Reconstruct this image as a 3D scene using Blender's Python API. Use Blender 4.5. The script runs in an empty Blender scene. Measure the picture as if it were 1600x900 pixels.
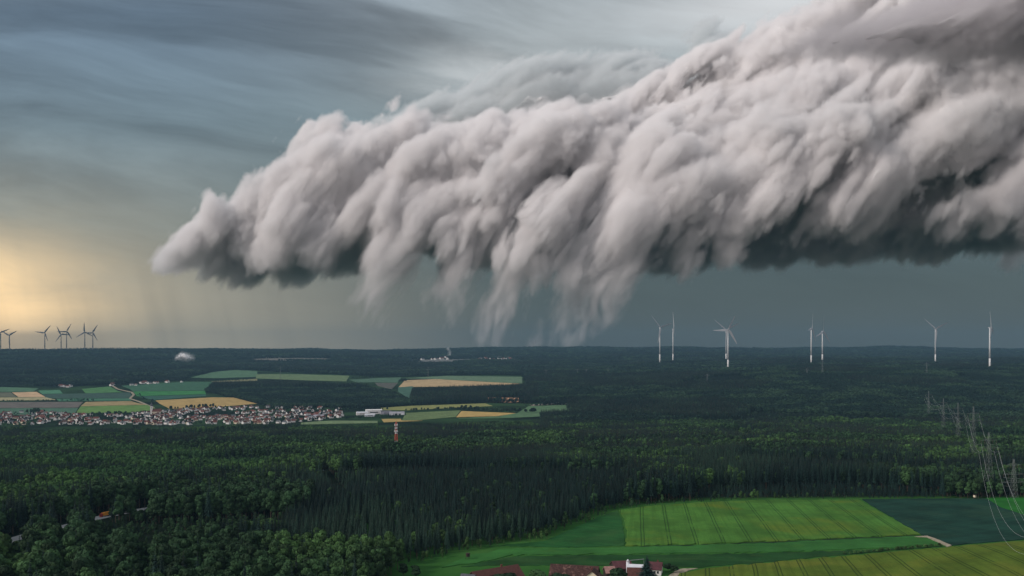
import bpy, bmesh, math, random
import numpy as np
from mathutils import Vector, Matrix

SKIP = set()
sc = bpy.context.scene
C = sc.collection
R_ = math.radians
rnd = random.Random(7)

# ------------------------------------------------------------------ camera
F = 1385.0          # focal length in pixels of the 1600 px wide photograph
YH = 550.0          # row of the eye level
cd = bpy.data.cameras.new('camera')
cam = bpy.data.objects.new('camera', cd)
C.objects.link(cam)
cd.sensor_width = 36
cd.lens = 36 * F / 1600
cd.shift_y = (YH - 450) / 1600
cd.clip_start = 5
cd.clip_end = 120000
cam.location = (0, 0, 0)
cam.rotation_euler = (R_(90), 0, 0)
sc.camera = cam

# ------------------------------------------------------------------ render settings, exposure
sc.view_settings.view_transform = 'Standard'
sc.view_settings.look = 'None'
sc.view_settings.exposure = 0.0
sc.view_settings.gamma = 1.0
sc.view_settings.use_curve_mapping = False
sc.cycles.max_bounces = 6
sc.cycles.diffuse_bounces = 3
sc.cycles.volume_bounces = 6
sc.cycles.use_denoising = True

# ------------------------------------------------------------------ sun (veiled by the overcast)
SUN_DIR = Vector((-0.80, -0.32, 0.54)).normalized()
sl = bpy.data.lights.new('sun', 'SUN')
sl.energy = 2.5
sl.angle = R_(10)
sl.color = (1.0, 0.90, 0.84)
sun = bpy.data.objects.new('sun', sl)
C.objects.link(sun)
sun.rotation_euler = SUN_DIR.to_track_quat('Z', 'Y').to_euler()


# ------------------------------------------------------------------ small node language
class E:
    """A node socket one can do arithmetic with."""
    def __init__(self, nt, s):
        self.nt, self.s = nt, s

    def op(self, name, *a):
        m = self.nt.nodes.new('ShaderNodeMath')
        m.operation = name
        for i, v in enumerate((self,) + a):
            if isinstance(v, E):
                self.nt.links.new(v.s, m.inputs[i])
            else:
                m.inputs[i].default_value = v
        return E(self.nt, m.outputs[0])

    def __add__(self, o): return self.op('ADD', o)
    def __radd__(self, o): return self.op('ADD', o)
    def __sub__(self, o): return self.op('SUBTRACT', o)
    def __rsub__(self, o): return (self * -1.0).op('ADD', o)
    def __mul__(self, o): return self.op('MULTIPLY', o)
    def __rmul__(self, o): return self.op('MULTIPLY', o)
    def __truediv__(self, o): return self.op('DIVIDE', o)
    def __neg__(self): return self * -1.0
    def sq(self): return self * self
    def exp(self): return self.op('EXPONENT')
    def abs(self): return self.op('ABSOLUTE')
    def mod(self, o): return self.op('FLOORED_MODULO', o)
    def clamp(self): return self.op('MAXIMUM', 0.0).op('MINIMUM', 1.0)

    def step(self, lo, hi):
        m = self.nt.nodes.new('ShaderNodeMapRange')
        m.interpolation_type = 'SMOOTHSTEP'
        self.nt.links.new(self.s, m.inputs[0])
        m.inputs[1].default_value = lo
        m.inputs[2].default_value = hi
        return E(self.nt, m.outputs[0])


def vec(nt, x, y, z):
    m = nt.nodes.new('ShaderNodeCombineXYZ')
    for i, v in enumerate((x, y, z)):
        if isinstance(v, E):
            nt.links.new(v.s, m.inputs[i])
        else:
            m.inputs[i].default_value = v
    return E(nt, m.outputs[0])


def noise(nt, v, scale, detail=3, rough=0.5, dist=0.0):
    m = nt.nodes.new('ShaderNodeTexNoise')
    if v is not None:
        nt.links.new(v.s, m.inputs['Vector'])
    m.inputs['Scale'].default_value = scale
    m.inputs['Detail'].default_value = detail
    m.inputs['Roughness'].default_value = rough
    m.inputs['Distortion'].default_value = dist
    return E(nt, m.outputs[0])


def mixc(nt, fac, a, b):
    m = nt.nodes.new('ShaderNodeMix')
    m.data_type = 'RGBA'
    for i, v in ((0, fac), (6, a), (7, b)):
        if isinstance(v, E):
            nt.links.new(v.s, m.inputs[i])
        elif i == 0:
            m.inputs[0].default_value = v
        else:
            m.inputs[i].default_value = (*v, 1)
    return E(nt, m.outputs[2])


def ramp(nt, fac, stops):
    m = nt.nodes.new('ShaderNodeValToRGB')
    nt.links.new(fac.s, m.inputs[0])
    el = m.color_ramp.elements
    while len(el) < len(stops):
        el.new(0.5)
    for e, (p, c) in zip(el, stops):
        e.position = p
        e.color = (*c, 1)
    return E(nt, m.outputs[0])


# ------------------------------------------------------------------ sky: Nishita behind a storm overcast
w = bpy.data.worlds.new('World')
sc.world = w
w.use_nodes = True
nt = w.node_tree
nt.nodes.clear()
sky = nt.nodes.new('ShaderNodeTexSky')
sky.sky_type = 'NISHITA'
sky.sun_disc = False
sky.sun_elevation = math.asin(SUN_DIR.z)
sky.sun_rotation = math.atan2(SUN_DIR.x, SUN_DIR.y)
bg_sky = nt.nodes.new('ShaderNodeBackground')
bg_sky.inputs[1].default_value = 0.08
nt.links.new(sky.outputs[0], bg_sky.inputs[0])
tc = nt.nodes.new('ShaderNodeTexCoord')
sp = nt.nodes.new('ShaderNodeSeparateXYZ')
nt.links.new(tc.outputs['Generated'], sp.inputs[0])
dx, dy, dz = (E(nt, sp.outputs[i]) for i in range(3))
yy = dy.op('MAXIMUM', 0.12)
U = dx / yy                      # tangent of the bearing, 0 ahead
V = dz / yy                      # tangent of the elevation
wob = noise(nt, vec(nt, U * 2.2, V * 5.0, 3.1), 1.0, 2, 0.5) - 0.5
Vt = V + U * 0.10 + wob * 0.10
st1 = noise(nt, vec(nt, U * 2.0 + Vt * 3.0, Vt * 11.0, 0.0), 1.0, 8, 0.60, 0.5)
st2 = noise(nt, vec(nt, U * 7.0 + Vt * 4.0, Vt * 26.0, 5.0), 1.0, 7, 0.62, 0.4)
el = (V * (1.0 / 0.8)).clamp()
left = ramp(nt, el, [(0.0, (.42, .37, .275)), (.07, (.31, .29, .235)), (.18, (.21, .235, .22)), (.32, (.150, .205, .235)),
                     (.48, (.155, .22, .29)), (.7, (.30, .36, .42)), (1.0, (.40, .45, .50))])
right = ramp(nt, el, [(0.0, (.064, .079, .080)), (.10, (.064, .087, .088)), (.22, (.08, .12, .13)), (.34, (.20, .245, .255)),
                      (.48, (.33, .37, .39)), (.7, (.36, .40, .43)), (1.0, (.40, .45, .50))])
base = mixc(nt, U.step(-0.42, 0.06), left, right)
shade = (0.05 + st1 * 1.90) * (0.86 + st2 * 0.28)
one = vec(nt, 1.0, 1.0, 1.0)
amt = V.step(0.03, 0.20) * 0.85 + 0.15
sm = 1.0 + (shade - 1.0) * amt
mul = nt.nodes.new('ShaderNodeVectorMath'); mul.operation = 'SCALE'
nt.links.new(base.s, mul.inputs[0]); nt.links.new(sm.s, mul.inputs['Scale'])
col = E(nt, mul.outputs[0])


def blob(u, v, su, sv, tilt=0.0):
    a = (U - u) / su
    b = (V - v - (U - u) * tilt) / sv
    return (-(a.sq() + b.sq())).exp()


# heavy flat decks with soft steps between them
dk = noise(nt, vec(nt, U * 1.1 + Vt * 1.5, Vt * 7.5, 12.0), 1.0, 6, 0.5, 0.6)
deck = dk.step(0.47, 0.58) * V.step(0.13, 0.22)
dkm = nt.nodes.new('ShaderNodeVectorMath'); dkm.operation = 'SCALE'
nt.links.new(col.s, dkm.inputs[0]); nt.links.new((1.14 - deck * 0.36).s, dkm.inputs['Scale'])
col = E(nt, dkm.outputs[0])
# the low sun's light under the western edge of the storm, through ragged rain
rag = noise(nt, vec(nt, U * 4 + V * 3, V * 15, 9.0), 1.0, 5, 0.6, 0.4)
shaft = noise(nt, vec(nt, U * 22 + V * 5, V * 1.5, 2.0), 1.0, 4, 0.55)
gl = (blob(-0.68, 0.05, 0.24, 0.11) * (0.20 + rag * 1.5)).clamp()
col = mixc(nt, gl * 0.85, col, (.72, .58, .36))
gl2 = (blob(-0.63, 0.048, 0.125, 0.060) * (rag * 1.5 + shaft * 0.9 - 0.25)).clamp()
col = mixc(nt, gl2 * 0.95, col, (1.75, 1.20, .60))
veil = shaft.step(0.40, 0.75) * V.step(0.16, 0.02) * U.step(0.0, -0.35)
col = mixc(nt, veil * 0.30, col, (.20, .19, .16))
# a thin brownish bank right on the horizon
bank = V.step(0.026, 0.018) * U.step(-0.40, -0.52)
col = mixc(nt, bank * 0.45, col, (.30, .25, .18))
# brighter breaks above the shelf cloud
br = blob(-0.03, 0.315, 0.10, 0.035, 0.12) * (st2 * 1.6).clamp()
col = mixc(nt, br * 0.85, col, (.62, .65, .66))
br2 = blob(0.34, 0.405, 0.20, 0.05, 0.18)
col = mixc(nt, br2 * 0.75, col, (.85, .86, .87))
# fill added for the cloud's face: unseen sky behind the viewer, brightened and warmed
front = (dy * -1.0).step(0.05, 0.7) * dz.step(0.80, 0.25)
fm = nt.nodes.new('ShaderNodeVectorMath'); fm.operation = 'MULTIPLY'
nt.links.new(col.s, fm.inputs[0]); nt.links.new(vec(nt, 1.0 + front * 1.75, 1.0 + front * 1.15, 1.0 + front * 0.95).s, fm.inputs[1])
col = E(nt, fm.outputs[0])
col = mixc(nt, dz.step(-0.002, -0.02), col, (.02, .03, .025))
bg_cloud = nt.nodes.new('ShaderNodeBackground')
nt.links.new(col.s, bg_cloud.inputs[0])
bg_cloud.inputs[1].default_value = 1.0
mx = nt.nodes.new('ShaderNodeMixShader')
mx.inputs[0].default_value = 0.94
nt.links.new(bg_sky.outputs[0], mx.inputs[1])
nt.links.new(bg_cloud.outputs[0], mx.inputs[2])
wo = nt.nodes.new('ShaderNodeOutputWorld')
nt.links.new(mx.outputs[0], wo.inputs[0])


# ------------------------------------------------------------------ numeric helpers
def perlin(p, seed):
    rng = np.random.RandomState(seed)
    perm = rng.permutation(256).astype(np.int32)
    perm = np.concatenate([perm, perm])
    g = rng.normal(size=(256, 3))
    g = (g / np.linalg.norm(g, axis=1)[:, None]).astype(np.float32)
    out = np.empty(len(p), np.float32)
    CH = 300000
    for a in range(0, len(p), CH):
        q = p[a:a + CH]
        i = np.floor(q)
        f = (q - i).astype(np.float32)
        i = i.astype(np.int32) & 255
        u = f * f * f * (f * (f * 6 - 15) + 10)

        def gd(dx, dy, dz):
            h = perm[perm[perm[(i[:, 0] + dx) & 255] + ((i[:, 1] + dy) & 255)] + ((i[:, 2] + dz) & 255)]
            G = g[h]
            return G[:, 0] * (f[:, 0] - dx) + G[:, 1] * (f[:, 1] - dy) + G[:, 2] * (f[:, 2] - dz)
        x00 = gd(0, 0, 0) * (1 - u[:, 0]) + gd(1, 0, 0) * u[:, 0]
        x10 = gd(0, 1, 0) * (1 - u[:, 0]) + gd(1, 1, 0) * u[:, 0]
        x01 = gd(0, 0, 1) * (1 - u[:, 0]) + gd(1, 0, 1) * u[:, 0]
        x11 = gd(0, 1, 1) * (1 - u[:, 0]) + gd(1, 1, 1) * u[:, 0]
        a0 = x00 * (1 - u[:, 1]) + x10 * u[:, 1]
        a1 = x01 * (1 - u[:, 1]) + x11 * u[:, 1]
        out[a:a + CH] = (a0 * (1 - u[:, 2]) + a1 * u[:, 2]) * 1.5
    return out


def noise2(x, y, scale, seed, octaves=3):
    x = np.asarray(x, np.float32).ravel(); y = np.asarray(y, np.float32).ravel()
    r = np.zeros(len(x), np.float32); a = 1.0
    for k in range(octaves):
        r += a * perlin(np.stack([x / scale * 2 ** k, y / scale * 2 ** k, np.full_like(x, 0.37 + k)], 1), seed + k)
        a *= 0.5
    return r


def poly_inside(px, py, poly):
    ins = np.zeros(len(px), bool)
    n = len(poly)
    for i in range(n):
        ax, ay = poly[i]; bx, by = poly[(i + 1) % n]
        if ay == by:
            continue
        c = (ay > py) != (by > py)
        ins ^= c & (px < ax + (py - ay) / (by - ay) * (bx - ax))
    return ins


def poly_sdf(P, poly):
    dmin = np.full(len(P), 1e18, np.float32)
    for i in range(len(poly)):
        a = poly[i]; e = poly[(i + 1) % len(poly)] - a; d = P - a
        t = np.clip((d @ e) / (e @ e), 0, 1)
        r = d - t[:, None] * e
        dmin = np.minimum(dmin, (r * r).sum(1))
    s = np.sqrt(dmin)
    return np.where(poly_inside(P[:, 0], P[:, 1], poly), s, -s)


def smoothmax(a, b, k):
    h = np.clip(0.5 + 0.5 * (a - b) / k, 0, 1)
    return b + (a - b) * h + k * h * (1 - h)


def tag(o, label=None, cat=None, group=None, kind=None):
    if label: o['label'] = label
    if cat: o['category'] = cat
    if group: o['group'] = group
    if kind: o['kind'] = kind
    return o


# ------------------------------------------------------------------ the storm clouds: volumes over a dense heart
CK = 16000 / F      # metres for one unit of the cloud's own plan, 16 km away


def cloud(name, label, outline, lobes, thick, depth0, drange, bounds, octs, seed, dens, core_thr, wid=(11, 34),
          colour=(.985, .975, .975), hstep=2.2, hdepth=3.4, wisp=(60, 190), frayed=False):
    """A cloud in its own plan (x right, y away, z up), unit CK metres, noise carved, sampled on a grid."""
    x0, x1, z0, z1 = bounds
    y0, y1 = drange
    nx, ny, nz = int((x1 - x0) / hstep), int((y1 - y0) / hdepth), int((z1 - z0) / hstep)
    xs = (x0 + hstep * (np.arange(nx) + .5)).astype(np.float32)
    ys = (y0 + hdepth * (np.arange(ny) + .5)).astype(np.float32)
    zs = (z0 + hstep * (np.arange(nz) + .5)).astype(np.float32)
    X2, Z2 = np.meshgrid(xs, zs, indexing='ij')
    P = np.stack([X2.ravel(), Z2.ravel()], 1)
    poly = np.array([(x - 800, YH - y) for x, y in outline], np.float32)
    S = poly_sdf(P, poly).reshape(nx, nz)
    d = ys - depth0
    f = (S[:, None, :] - (d * d / (2 * thick))[None, :, None]) / np.sqrt(1 + (d / thick) ** 2)[None, :, None]
    f = f.astype(np.float32)
    for pts in lobes:                                   # (px, py, depth, radius) along each falling tongue
        pts = [(a - 800, c, YH - b, r) for a, b, c, r in pts]
        for (ax, ay, az, ar), (bx, by, bz, br) in zip(pts, pts[1:]):
            m = max(ar, br) + 45
            i0, i1 = np.searchsorted(xs, [min(ax, bx) - m, max(ax, bx) + m])
            j0, j1 = np.searchsorted(ys, [min(ay, by) - m, max(ay, by) + m])
            k0, k1 = np.searchsorted(zs, [min(az, bz) - m, max(az, bz) + m])
            if i1 <= i0 or j1 <= j0 or k1 <= k0:
                continue
            gx, gy, gz_ = xs[i0:i1, None, None], ys[None, j0:j1, None], zs[None, None, k0:k1]
            ex, ey, ez = bx - ax, by - ay, bz - az
            t = np.clip(((gx - ax) * ex + (gy - ay) * ey + (gz_ - az) * ez) / (ex * ex + ey * ey + ez * ez), 0, 1)
            dist = np.sqrt((gx - ax - t * ex) ** 2 + (gy - ay - t * ey) ** 2 + (gz_ - az - t * ez) ** 2)
            sub = f[i0:i1, j0:j1, k0:k1]
            f[i0:i1, j0:j1, k0:k1] = smoothmax(sub, (ar + t * (br - ar)) - dist, 16)
    f = np.clip(f, -150, 150)
    fr = f.ravel()
    band = np.nonzero((fr > -85) & (fr < 85))[0]
    ix, rem = np.divmod(band, ny * nz)
    iy, iz = np.divmod(rem, nz)
    p = np.stack([xs[ix], ys[iy], zs[iz]], 1)
    q = p.copy()
    q[:, 0] = p[:, 0] - (0.15 * p[:, 2] + 0.0011 * p[:, 2] ** 2)       # the falling streaks
    zc = np.clip(p[:, 2], 0, 500)
    q[:, 2] = zc / 2.3 + zc * zc / 500 * 0.22                          # stretched low, round high
    L = np.array([150, 150, 110], np.float32)
    wx, wy, wz = perlin(q / L, seed), perlin(q / L + 5.1, seed + 1), perlin(q / L + 9.7, seed + 2)
    q[:, 0] += wx * 30; q[:, 1] += wy * 30; q[:, 2] += wz * 22
    low = np.clip((190 - p[:, 2]) / 130, 0, 1)
    q2 = p.copy()
    q2[:, 0] -= (0.25 * p[:, 2] + 0.0005 * p[:, 2] ** 2) * (0.4 + 0.6 * low)
    q2[:, 2] *= 0.85 - 0.3 * low
    q2[:, 0] += wx * 22; q2[:, 1] += wy * 22; q2[:, 2] += wz * 18
    q3 = q.copy(); q3[:, 2] *= 0.8
    gain = 0.75 + 0.6 * np.clip(perlin(p / 130.0 + 4.4, seed + 7) + 0.4, 0, 1)
    acc = fr[band].copy()
    tot = [a for _, a in octs]
    fade = np.clip((acc + 62) / 42, 0, 1)                               # no stray islands outside the outline
    for k, (Lk, A) in enumerate(octs):
        sel = np.nonzero(np.abs(acc) < sum(tot[k:]) * 1.0 + 12)[0]
        if k < 2:
            n = perlin(q[sel] / Lk + k * 3.7, seed + 10 + k)
        else:                                                          # small heads are round, hardly drawn out
            n = perlin(q2[sel] / Lk + k * 3.7, seed + 10 + k)
            if k >= 2:                                                 # drawn out into fibres near the base
                lw = np.clip((340 - p[sel, 2]) / 150, 0, 1)
                n = n * (1 - lw) + lw * perlin(q3[sel] / (Lk * .9) + k * 1.9, seed + 30 + k) * 1.25
        acc[sel] += fade[sel] * A * (np.abs(n) * 2.3 - 0.5) * (1.0 if k < 2 else gain[sel])
    fr[band] = acc
    # crisp heads, ragged feet
    lo = np.clip((wisp[1] - zs) / (wisp[1] - wisp[0]), 0, 1)
    width = (wid[0] + (wid[1] - wid[0]) * lo)[None, None, :]
    rho = np.clip((f + width * 0.25) / width, 0, 1).astype(np.float32)
    if frayed:                                          # the hanging feet are torn and thin
        kz = int(np.searchsorted(zs, 200))
        iz_ = np.arange(kz)
        gx_, gy_, gz2 = np.meshgrid(xs, ys, zs[:kz], indexing='ij')
        r0 = rho[:, :, :kz].ravel()
        ii = np.nonzero(r0 > 0)[0]
        pp = np.stack([gx_.ravel()[ii], gy_.ravel()[ii], gz2.ravel()[ii]], 1)
        pp[:, 0] -= 0.15 * pp[:, 2] + 0.0011 * pp[:, 2] ** 2
        wv = perlin(pp / 40.0 + 3.3, seed + 50)
        pp[:, 0] += wv * 12; pp[:, 1] += wv * 12
        n = perlin(pp / np.array([13, 13, 46], np.float32), seed + 51) + .5 * perlin(pp / np.array([6, 6, 24], np.float32), seed + 52)
        hgt = np.clip((185 - gz2.ravel()[ii]) / 120, 0, 1)
        r0[ii] *= (1 - hgt) + hgt * np.clip(n * 1.5 + .38, 0.02, 1) * (1 - .45 * hgt)
        rho[:, :, :kz] = r0.reshape(rho[:, :, :kz].shape)
    rho[:, :, 0] = 0
    gm = bpy.data.meshes.new(name + '_grid')
    gm.vertices.add(f.size)
    gm.attributes.new('rho', 'FLOAT', 'POINT').data.foreach_set('value', rho.ravel())
    gm.attributes.new('dist', 'FLOAT', 'POINT').data.foreach_set('value', np.clip(f - (34 * np.clip((215 - zs) / 110, 0, 1))[None, None, :] * (1 if frayed else 0), -40, 40).ravel() + 100)
    go = bpy.data.objects.new(name + '_grid', gm)       # data only: never linked to the scene

    def tree(attr, mesh_thr=None, mat=None):
        ng = bpy.data.node_groups.new(name + '_' + attr, 'GeometryNodeTree')
        ng.interface.new_socket('Geometry', in_out='INPUT', socket_type='NodeSocketGeometry')
        ng.interface.new_socket('Geometry', in_out='OUTPUT', socket_type='NodeSocketGeometry')
        N, Lk = ng.nodes, ng.links
        N.new('NodeGroupInput')
        out = N.new('NodeGroupOutput')
        oi = N.new('GeometryNodeObjectInfo'); oi.inputs[0].default_value = go
        pos = N.new('GeometryNodeInputPosition')
        s = N.new('ShaderNodeSeparateXYZ'); Lk.new(pos.outputs[0], s.inputs[0])

        def idx(o, lo, h, n):
            e = (E(ng, o) - lo) / h
            return e.op('FLOOR').op('MAXIMUM', 0).op('MINIMUM', n - 1)
        lin = (idx(s.outputs[0], x0, hstep, nx) * float(ny) + idx(s.outputs[1], y0, hdepth, ny)) * float(nz) + idx(s.outputs[2], z0, hstep, nz)
        si = N.new('GeometryNodeSampleIndex'); si.data_type = 'FLOAT'; si.domain = 'POINT'
        na = N.new('GeometryNodeInputNamedAttribute'); na.data_type = 'FLOAT'; na.inputs[0].default_value = attr
        Lk.new(oi.outputs['Geometry'], si.inputs['Geometry'])
        Lk.new(na.outputs[0], si.inputs['Value']); Lk.new(lin.s, si.inputs['Index'])
        vc = N.new('GeometryNodeVolumeCube')
        Lk.new(si.outputs[0], vc.inputs['Density'])
        vc.inputs['Min'].default_value = (xs[0], ys[0], zs[0])
        vc.inputs['Max'].default_value = (xs[-1], ys[-1], zs[-1])
        for a, n in zip('XYZ', (nx, ny, nz)):
            vc.inputs['Resolution ' + a].default_value = n
        last = vc.outputs[0]
        if mesh_thr is not None:
            vm = N.new('GeometryNodeVolumeToMesh'); vm.inputs['Threshold'].default_value = mesh_thr
            Lk.new(last, vm.inputs[0]); last = vm.outputs[0]
        else:
            smn = N.new('GeometryNodeSetMaterial'); smn.inputs['Material'].default_value = mat
            Lk.new(last, smn.inputs[0]); last = smn.outputs[0]
        Lk.new(last, out.inputs[0])
        return ng
    # the dense heart: a real closed surface
    tmp = bpy.data.objects.new('tmp', bpy.data.meshes.new('tmp')); C.objects.link(tmp)
    md = tmp.modifiers.new('heart', 'NODES'); md.node_group = tree('dist', 100.0 + core_thr)
    me = bpy.data.meshes.new_from_object(tmp.evaluated_get(bpy.context.evaluated_depsgraph_get()))
    bpy.data.objects.remove(tmp)
    me.name = name
    me.polygons.foreach_set('use_smooth', [True] * len(me.polygons))
    m = bpy.data.materials.new('cloud_heart'); m.use_nodes = True
    b = m.node_tree.nodes['Principled BSDF']
    b.inputs['Base Color'].default_value = (.80, .80, .80, 1)
    b.inputs['Roughness'].default_value = 1
    b.inputs['Specular IOR Level'].default_value = 0
    me.materials.clear(); me.materials.append(m)
    heart = bpy.data.objects.new(name, me); C.objects.link(heart)
    heart.scale = (CK, CK, CK)
    tag(heart, label, 'cloud')
    # its vapour
    mv = bpy.data.materials.new('cloud_vapour'); mv.use_nodes = True
    n2 = mv.node_tree; n2.nodes.clear()
    pv = n2.nodes.new('ShaderNodeVolumePrincipled')
    mo = n2.nodes.new('ShaderNodeOutputMaterial')
    n2.links.new(pv.outputs[0], mo.inputs['Volume'])
    pv.inputs['Color'].default_value = (*colour, 1)
    pv.inputs['Density'].default_value = dens
    pv.inputs['Anisotropy'].default_value = 0.0
    vo = bpy.data.objects.new('cloud_vapour', bpy.data.volumes.new('cloud_vapour')); C.objects.link(vo)
    vo.data.materials.append(mv)
    vo.data.render.space = 'WORLD'
    md = vo.modifiers.new('vapour', 'NODES'); md.node_group = tree('rho', None, mv)
    vo.parent = heart
    print(name, 'grid', nx, ny, nz, 'heart', len(me.vertices))
    return heart


BODY = [(232, 405), (258, 382), (300, 352), (330, 312), (375, 290), (420, 265), (455, 235), (480, 202), (560, 192), (640, 186),
        (700, 180), (760, 188), (830, 178), (880, 172), (950, 150), (1010, 128), (1060, 106), (1110, 80), (1160, 60), (1220, 30),
        (1280, 10), (1350, -40), (1450, -110), (1760, -220), (1760, 400), (1640, 395), (1560, 385), (1470, 385), (1400, 380), (1330, 395),
        (1250, 395), (1180, 390), (1110, 400), (1030, 405), (960, 400), (880, 400), (800, 400), (740, 400), (690, 400), (630, 385),
        (560, 395), (500, 410), (430, 428), (370, 425), (310, 425), (270, 415)]
# tongues that fall from upper right to lower left: (px, py, depth, radius)
LOBES = [
    [(520, 220, -10, 26), (430, 290, -25, 28), (372, 340, -25, 22), (330, 375, -8, 14), (285, 398, 12, 6)],
    [(640, 215, -20, 30), (540, 270, -40, 34), (470, 340, -45, 32), (420, 400, -30, 22)],
    [(760, 220, -20, 30), (650, 280, -50, 32), (575, 350, -60, 30), (520, 390, -50, 22)],
    [(860, 215, -30, 34), (730, 275, -70, 36), (645, 345, -90, 34), (615, 420, -85, 24), (600, 470, -80, 17), (602, 500, -75, 7)],
    [(960, 210, -30, 40), (860, 250, -80, 44), (770, 320, -100, 40), (725, 400, -100, 24), (702, 462, -92, 15), (712, 505, -85, 6)],
    [(1080, 240, -40, 36), (930, 290, -95, 40), (850, 360, -115, 36), (812, 430, -110, 30), (780, 490, -100, 18), (766, 524, -92, 8)],
    [(1140, 210, -50, 44), (1030, 290, -110, 46), (960, 380, -130, 42), (905, 470, -110, 30), (868, 518, -98, 18), (840, 545, -88, 7)],
    [(1260, 180, -60, 50), (1150, 260, -130, 52), (1075, 340, -150, 42), (1030, 410, -130, 20)],
    [(1380, 210, -80, 48), (1250, 260, -150, 48), (1160, 330, -160, 38), (1110, 400, -140, 16)],
    [(1400, 260, -80, 34), (1290, 300, -150, 30), (1230, 350, -160, 20), (1195, 392, -150, 9)],
    [(1520, 190, -90, 55), (1420, 250, -140, 50), (1340, 300, -140, 30), (1290, 370, -120, 9)],
    [(1640, 230, -90, 55), (1540, 290, -150, 44), (1460, 340, -155, 26), (1400, 362, -150, 11)],
    [(1720, 280, -90, 50), (1620, 330, -150, 40), (1550, 380, -150, 18)],
    [(1700, 60, -60, 80), (1500, 110, -110, 70), (1400, 170, -120, 50)],
]
if 'cloud' not in SKIP:
    shelf = cloud('shelf_cloud', 'huge pale grey shelf cloud with ragged tongues hanging towards the horizon', BODY, LOBES, 95, 70,
                  (-330, 150), (-590, 850, -12, 610), [(120, 23), (62, 17), (32, 11.5), (16, 7.4), (8, 4.8), (4.6, 2.4)], 40, 0.11, 28, frayed=True)
    shelf.location = (0, 16000, 0)
    scud = cloud('scud_cloud', 'cloud with shade put into its mauve grey colour, lying before the upper right of the shelf cloud',
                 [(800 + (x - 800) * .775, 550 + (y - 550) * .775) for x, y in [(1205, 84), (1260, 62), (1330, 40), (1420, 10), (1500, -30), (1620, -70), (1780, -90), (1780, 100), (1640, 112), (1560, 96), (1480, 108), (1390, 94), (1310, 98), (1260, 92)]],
                 [], 40, -330, (-400, -250), (270, 770, 305, 500), [(60, 10), (30, 8), (14, 6), (7, 4)], 160, 0.05, 30, wid=(22, 24), colour=(.78, .76, .775), hstep=2.6, hdepth=3.6)  # shadow on this cloud is put into its darker vapour colour
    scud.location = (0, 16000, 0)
    bank = cloud('cumulus_cloud', 'hazy grey cumulus bank rising behind the shelf cloud',
                 [(520, 260), (600, 190), (690, 150), (760, 128), (800, 104), (850, 96), (900, 104), (960, 88), (1020, 92), (1060, 110),
                  (1080, 70), (1105, 48), (1140, 58), (1160, 90), (1220, 60), (1300, 60), (1300, 260)], [], 70, 0, (-90, 60), (-300, 520, 260, 530),
                 [(60, 12), (30, 9), (15, 6), (8, 3)], 90, 0.09, 30, wid=(14, 16), colour=(.86, .895, .905), hstep=3.0, hdepth=5.0)
    bank.location = (0, 21000, 0)
    bank.scale = [CK * 21 / 16] * 3


# ------------------------------------------------------------------ the lie of the land (metres; the drone's eye is z = 0)
COLS = {
    -700: [(100, -118), (300, -118), (740, -128), (1200, -150), (2200, -200), (2700, -215), (3400, -215), (4400, -176), (6000, -95), (8500, 10), (13000, -60)],
    0: [(100, -118), (300, -118), (450, -124), (610, -130), (740, -131), (1200, -157), (1700, -186), (2200, -214), (2700, -226), (3400, -221), (4400, -176),
        (5000, -150), (6000, -95), (7300, -22), (8200, 12), (10000, -30), (13000, -60)],
    300: [(100, -118), (300, -118), (450, -124), (740, -131), (1200, -156), (1700, -180), (2200, -207), (2700, -226), (3400, -221), (4400, -176),
          (5000, -160), (5600, -144), (6500, -112), (8500, 2), (10000, 6), (13000, -60)],
    620: [(100, -128), (300, -128), (400, -130), (783, -130), (1000, -138), (1300, -156), (1700, -178), (2200, -200), (2700, -218), (3100, -213), (3700, -210),
          (4300, -178), (4700, -169), (5600, -143), (6500, -128), (7000, -105), (8000, -72), (9500, -30), (10900, 22), (13000, -60)],
    900: [(100, -128), (300, -128), (783, -130), (1000, -140), (1700, -176), (2200, -198), (2700, -204), (3300, -194), (4000, -166), (5500, -122),
          (6500, -104), (8000, -58), (9500, -22), (11200, 32), (12600, 0), (13400, -60)],
    1250: [(100, -122), (300, -124), (500, -128), (783, -129), (1000, -138), (1700, -172), (2200, -192), (2600, -190), (3200, -158), (3600, -140), (4000, -101),
           (5000, -86), (5600, -95), (6200, -60), (7500, -72), (9500, -45), (11600, 48), (12600, 10), (13400, -60)],
    1600: [(100, -106), (300, -108), (450, -110), (540, -115), (600, -126), (783, -127), (1000, -138), (1700, -172), (2200, -192), (2600, -188), (3200, -156),
           (3600, -138), (4000, -99), (5000, -84), (5600, -95), (6200, -62), (7500, -74), (9500, -45), (11600, 44), (12600, 10), (13400, -60)],
    2300: [(100, -106), (300, -108), (783, -127), (1700, -172), (2600, -188), (4000, -99), (6200, -62), (11600, 44), (13400, -60)],
}
LY = np.linspace(math.log(60), math.log(60000), 420)
UX = np.linspace(-700, 2300, 301)
ctab = []
for c in sorted(COLS):
    k = COLS[c]
    z = np.interp(LY, [math.log(a) for a, b in k], [b for a, b in k])
    z = np.convolve(np.pad(z, 5, mode='edge'), np.hanning(13)[1:-1] / np.hanning(13)[1:-1].sum(), 'valid')
    ctab.append(z)
ctab = np.array(ctab)
GT = np.array([np.interp(UX, sorted(COLS), ctab[:, j]) for j in range(len(LY))])      # [LY, UX]
kern = np.hanning(17)[1:-1]; kern /= kern.sum()
GT = np.array([np.convolve(np.pad(r, 7, mode='edge'), kern, 'valid') for r in GT])
gx, gy = np.meshgrid((UX - 800) / F, np.exp(LY))
NX = (gx * gy).ravel(); NY = gy.ravel()
amp = np.interp(NY, [900, 1500, 2300, 2700, 4200, 5500, 9000], [0, 4, 3, 0, 1.5, 9, 12])
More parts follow.
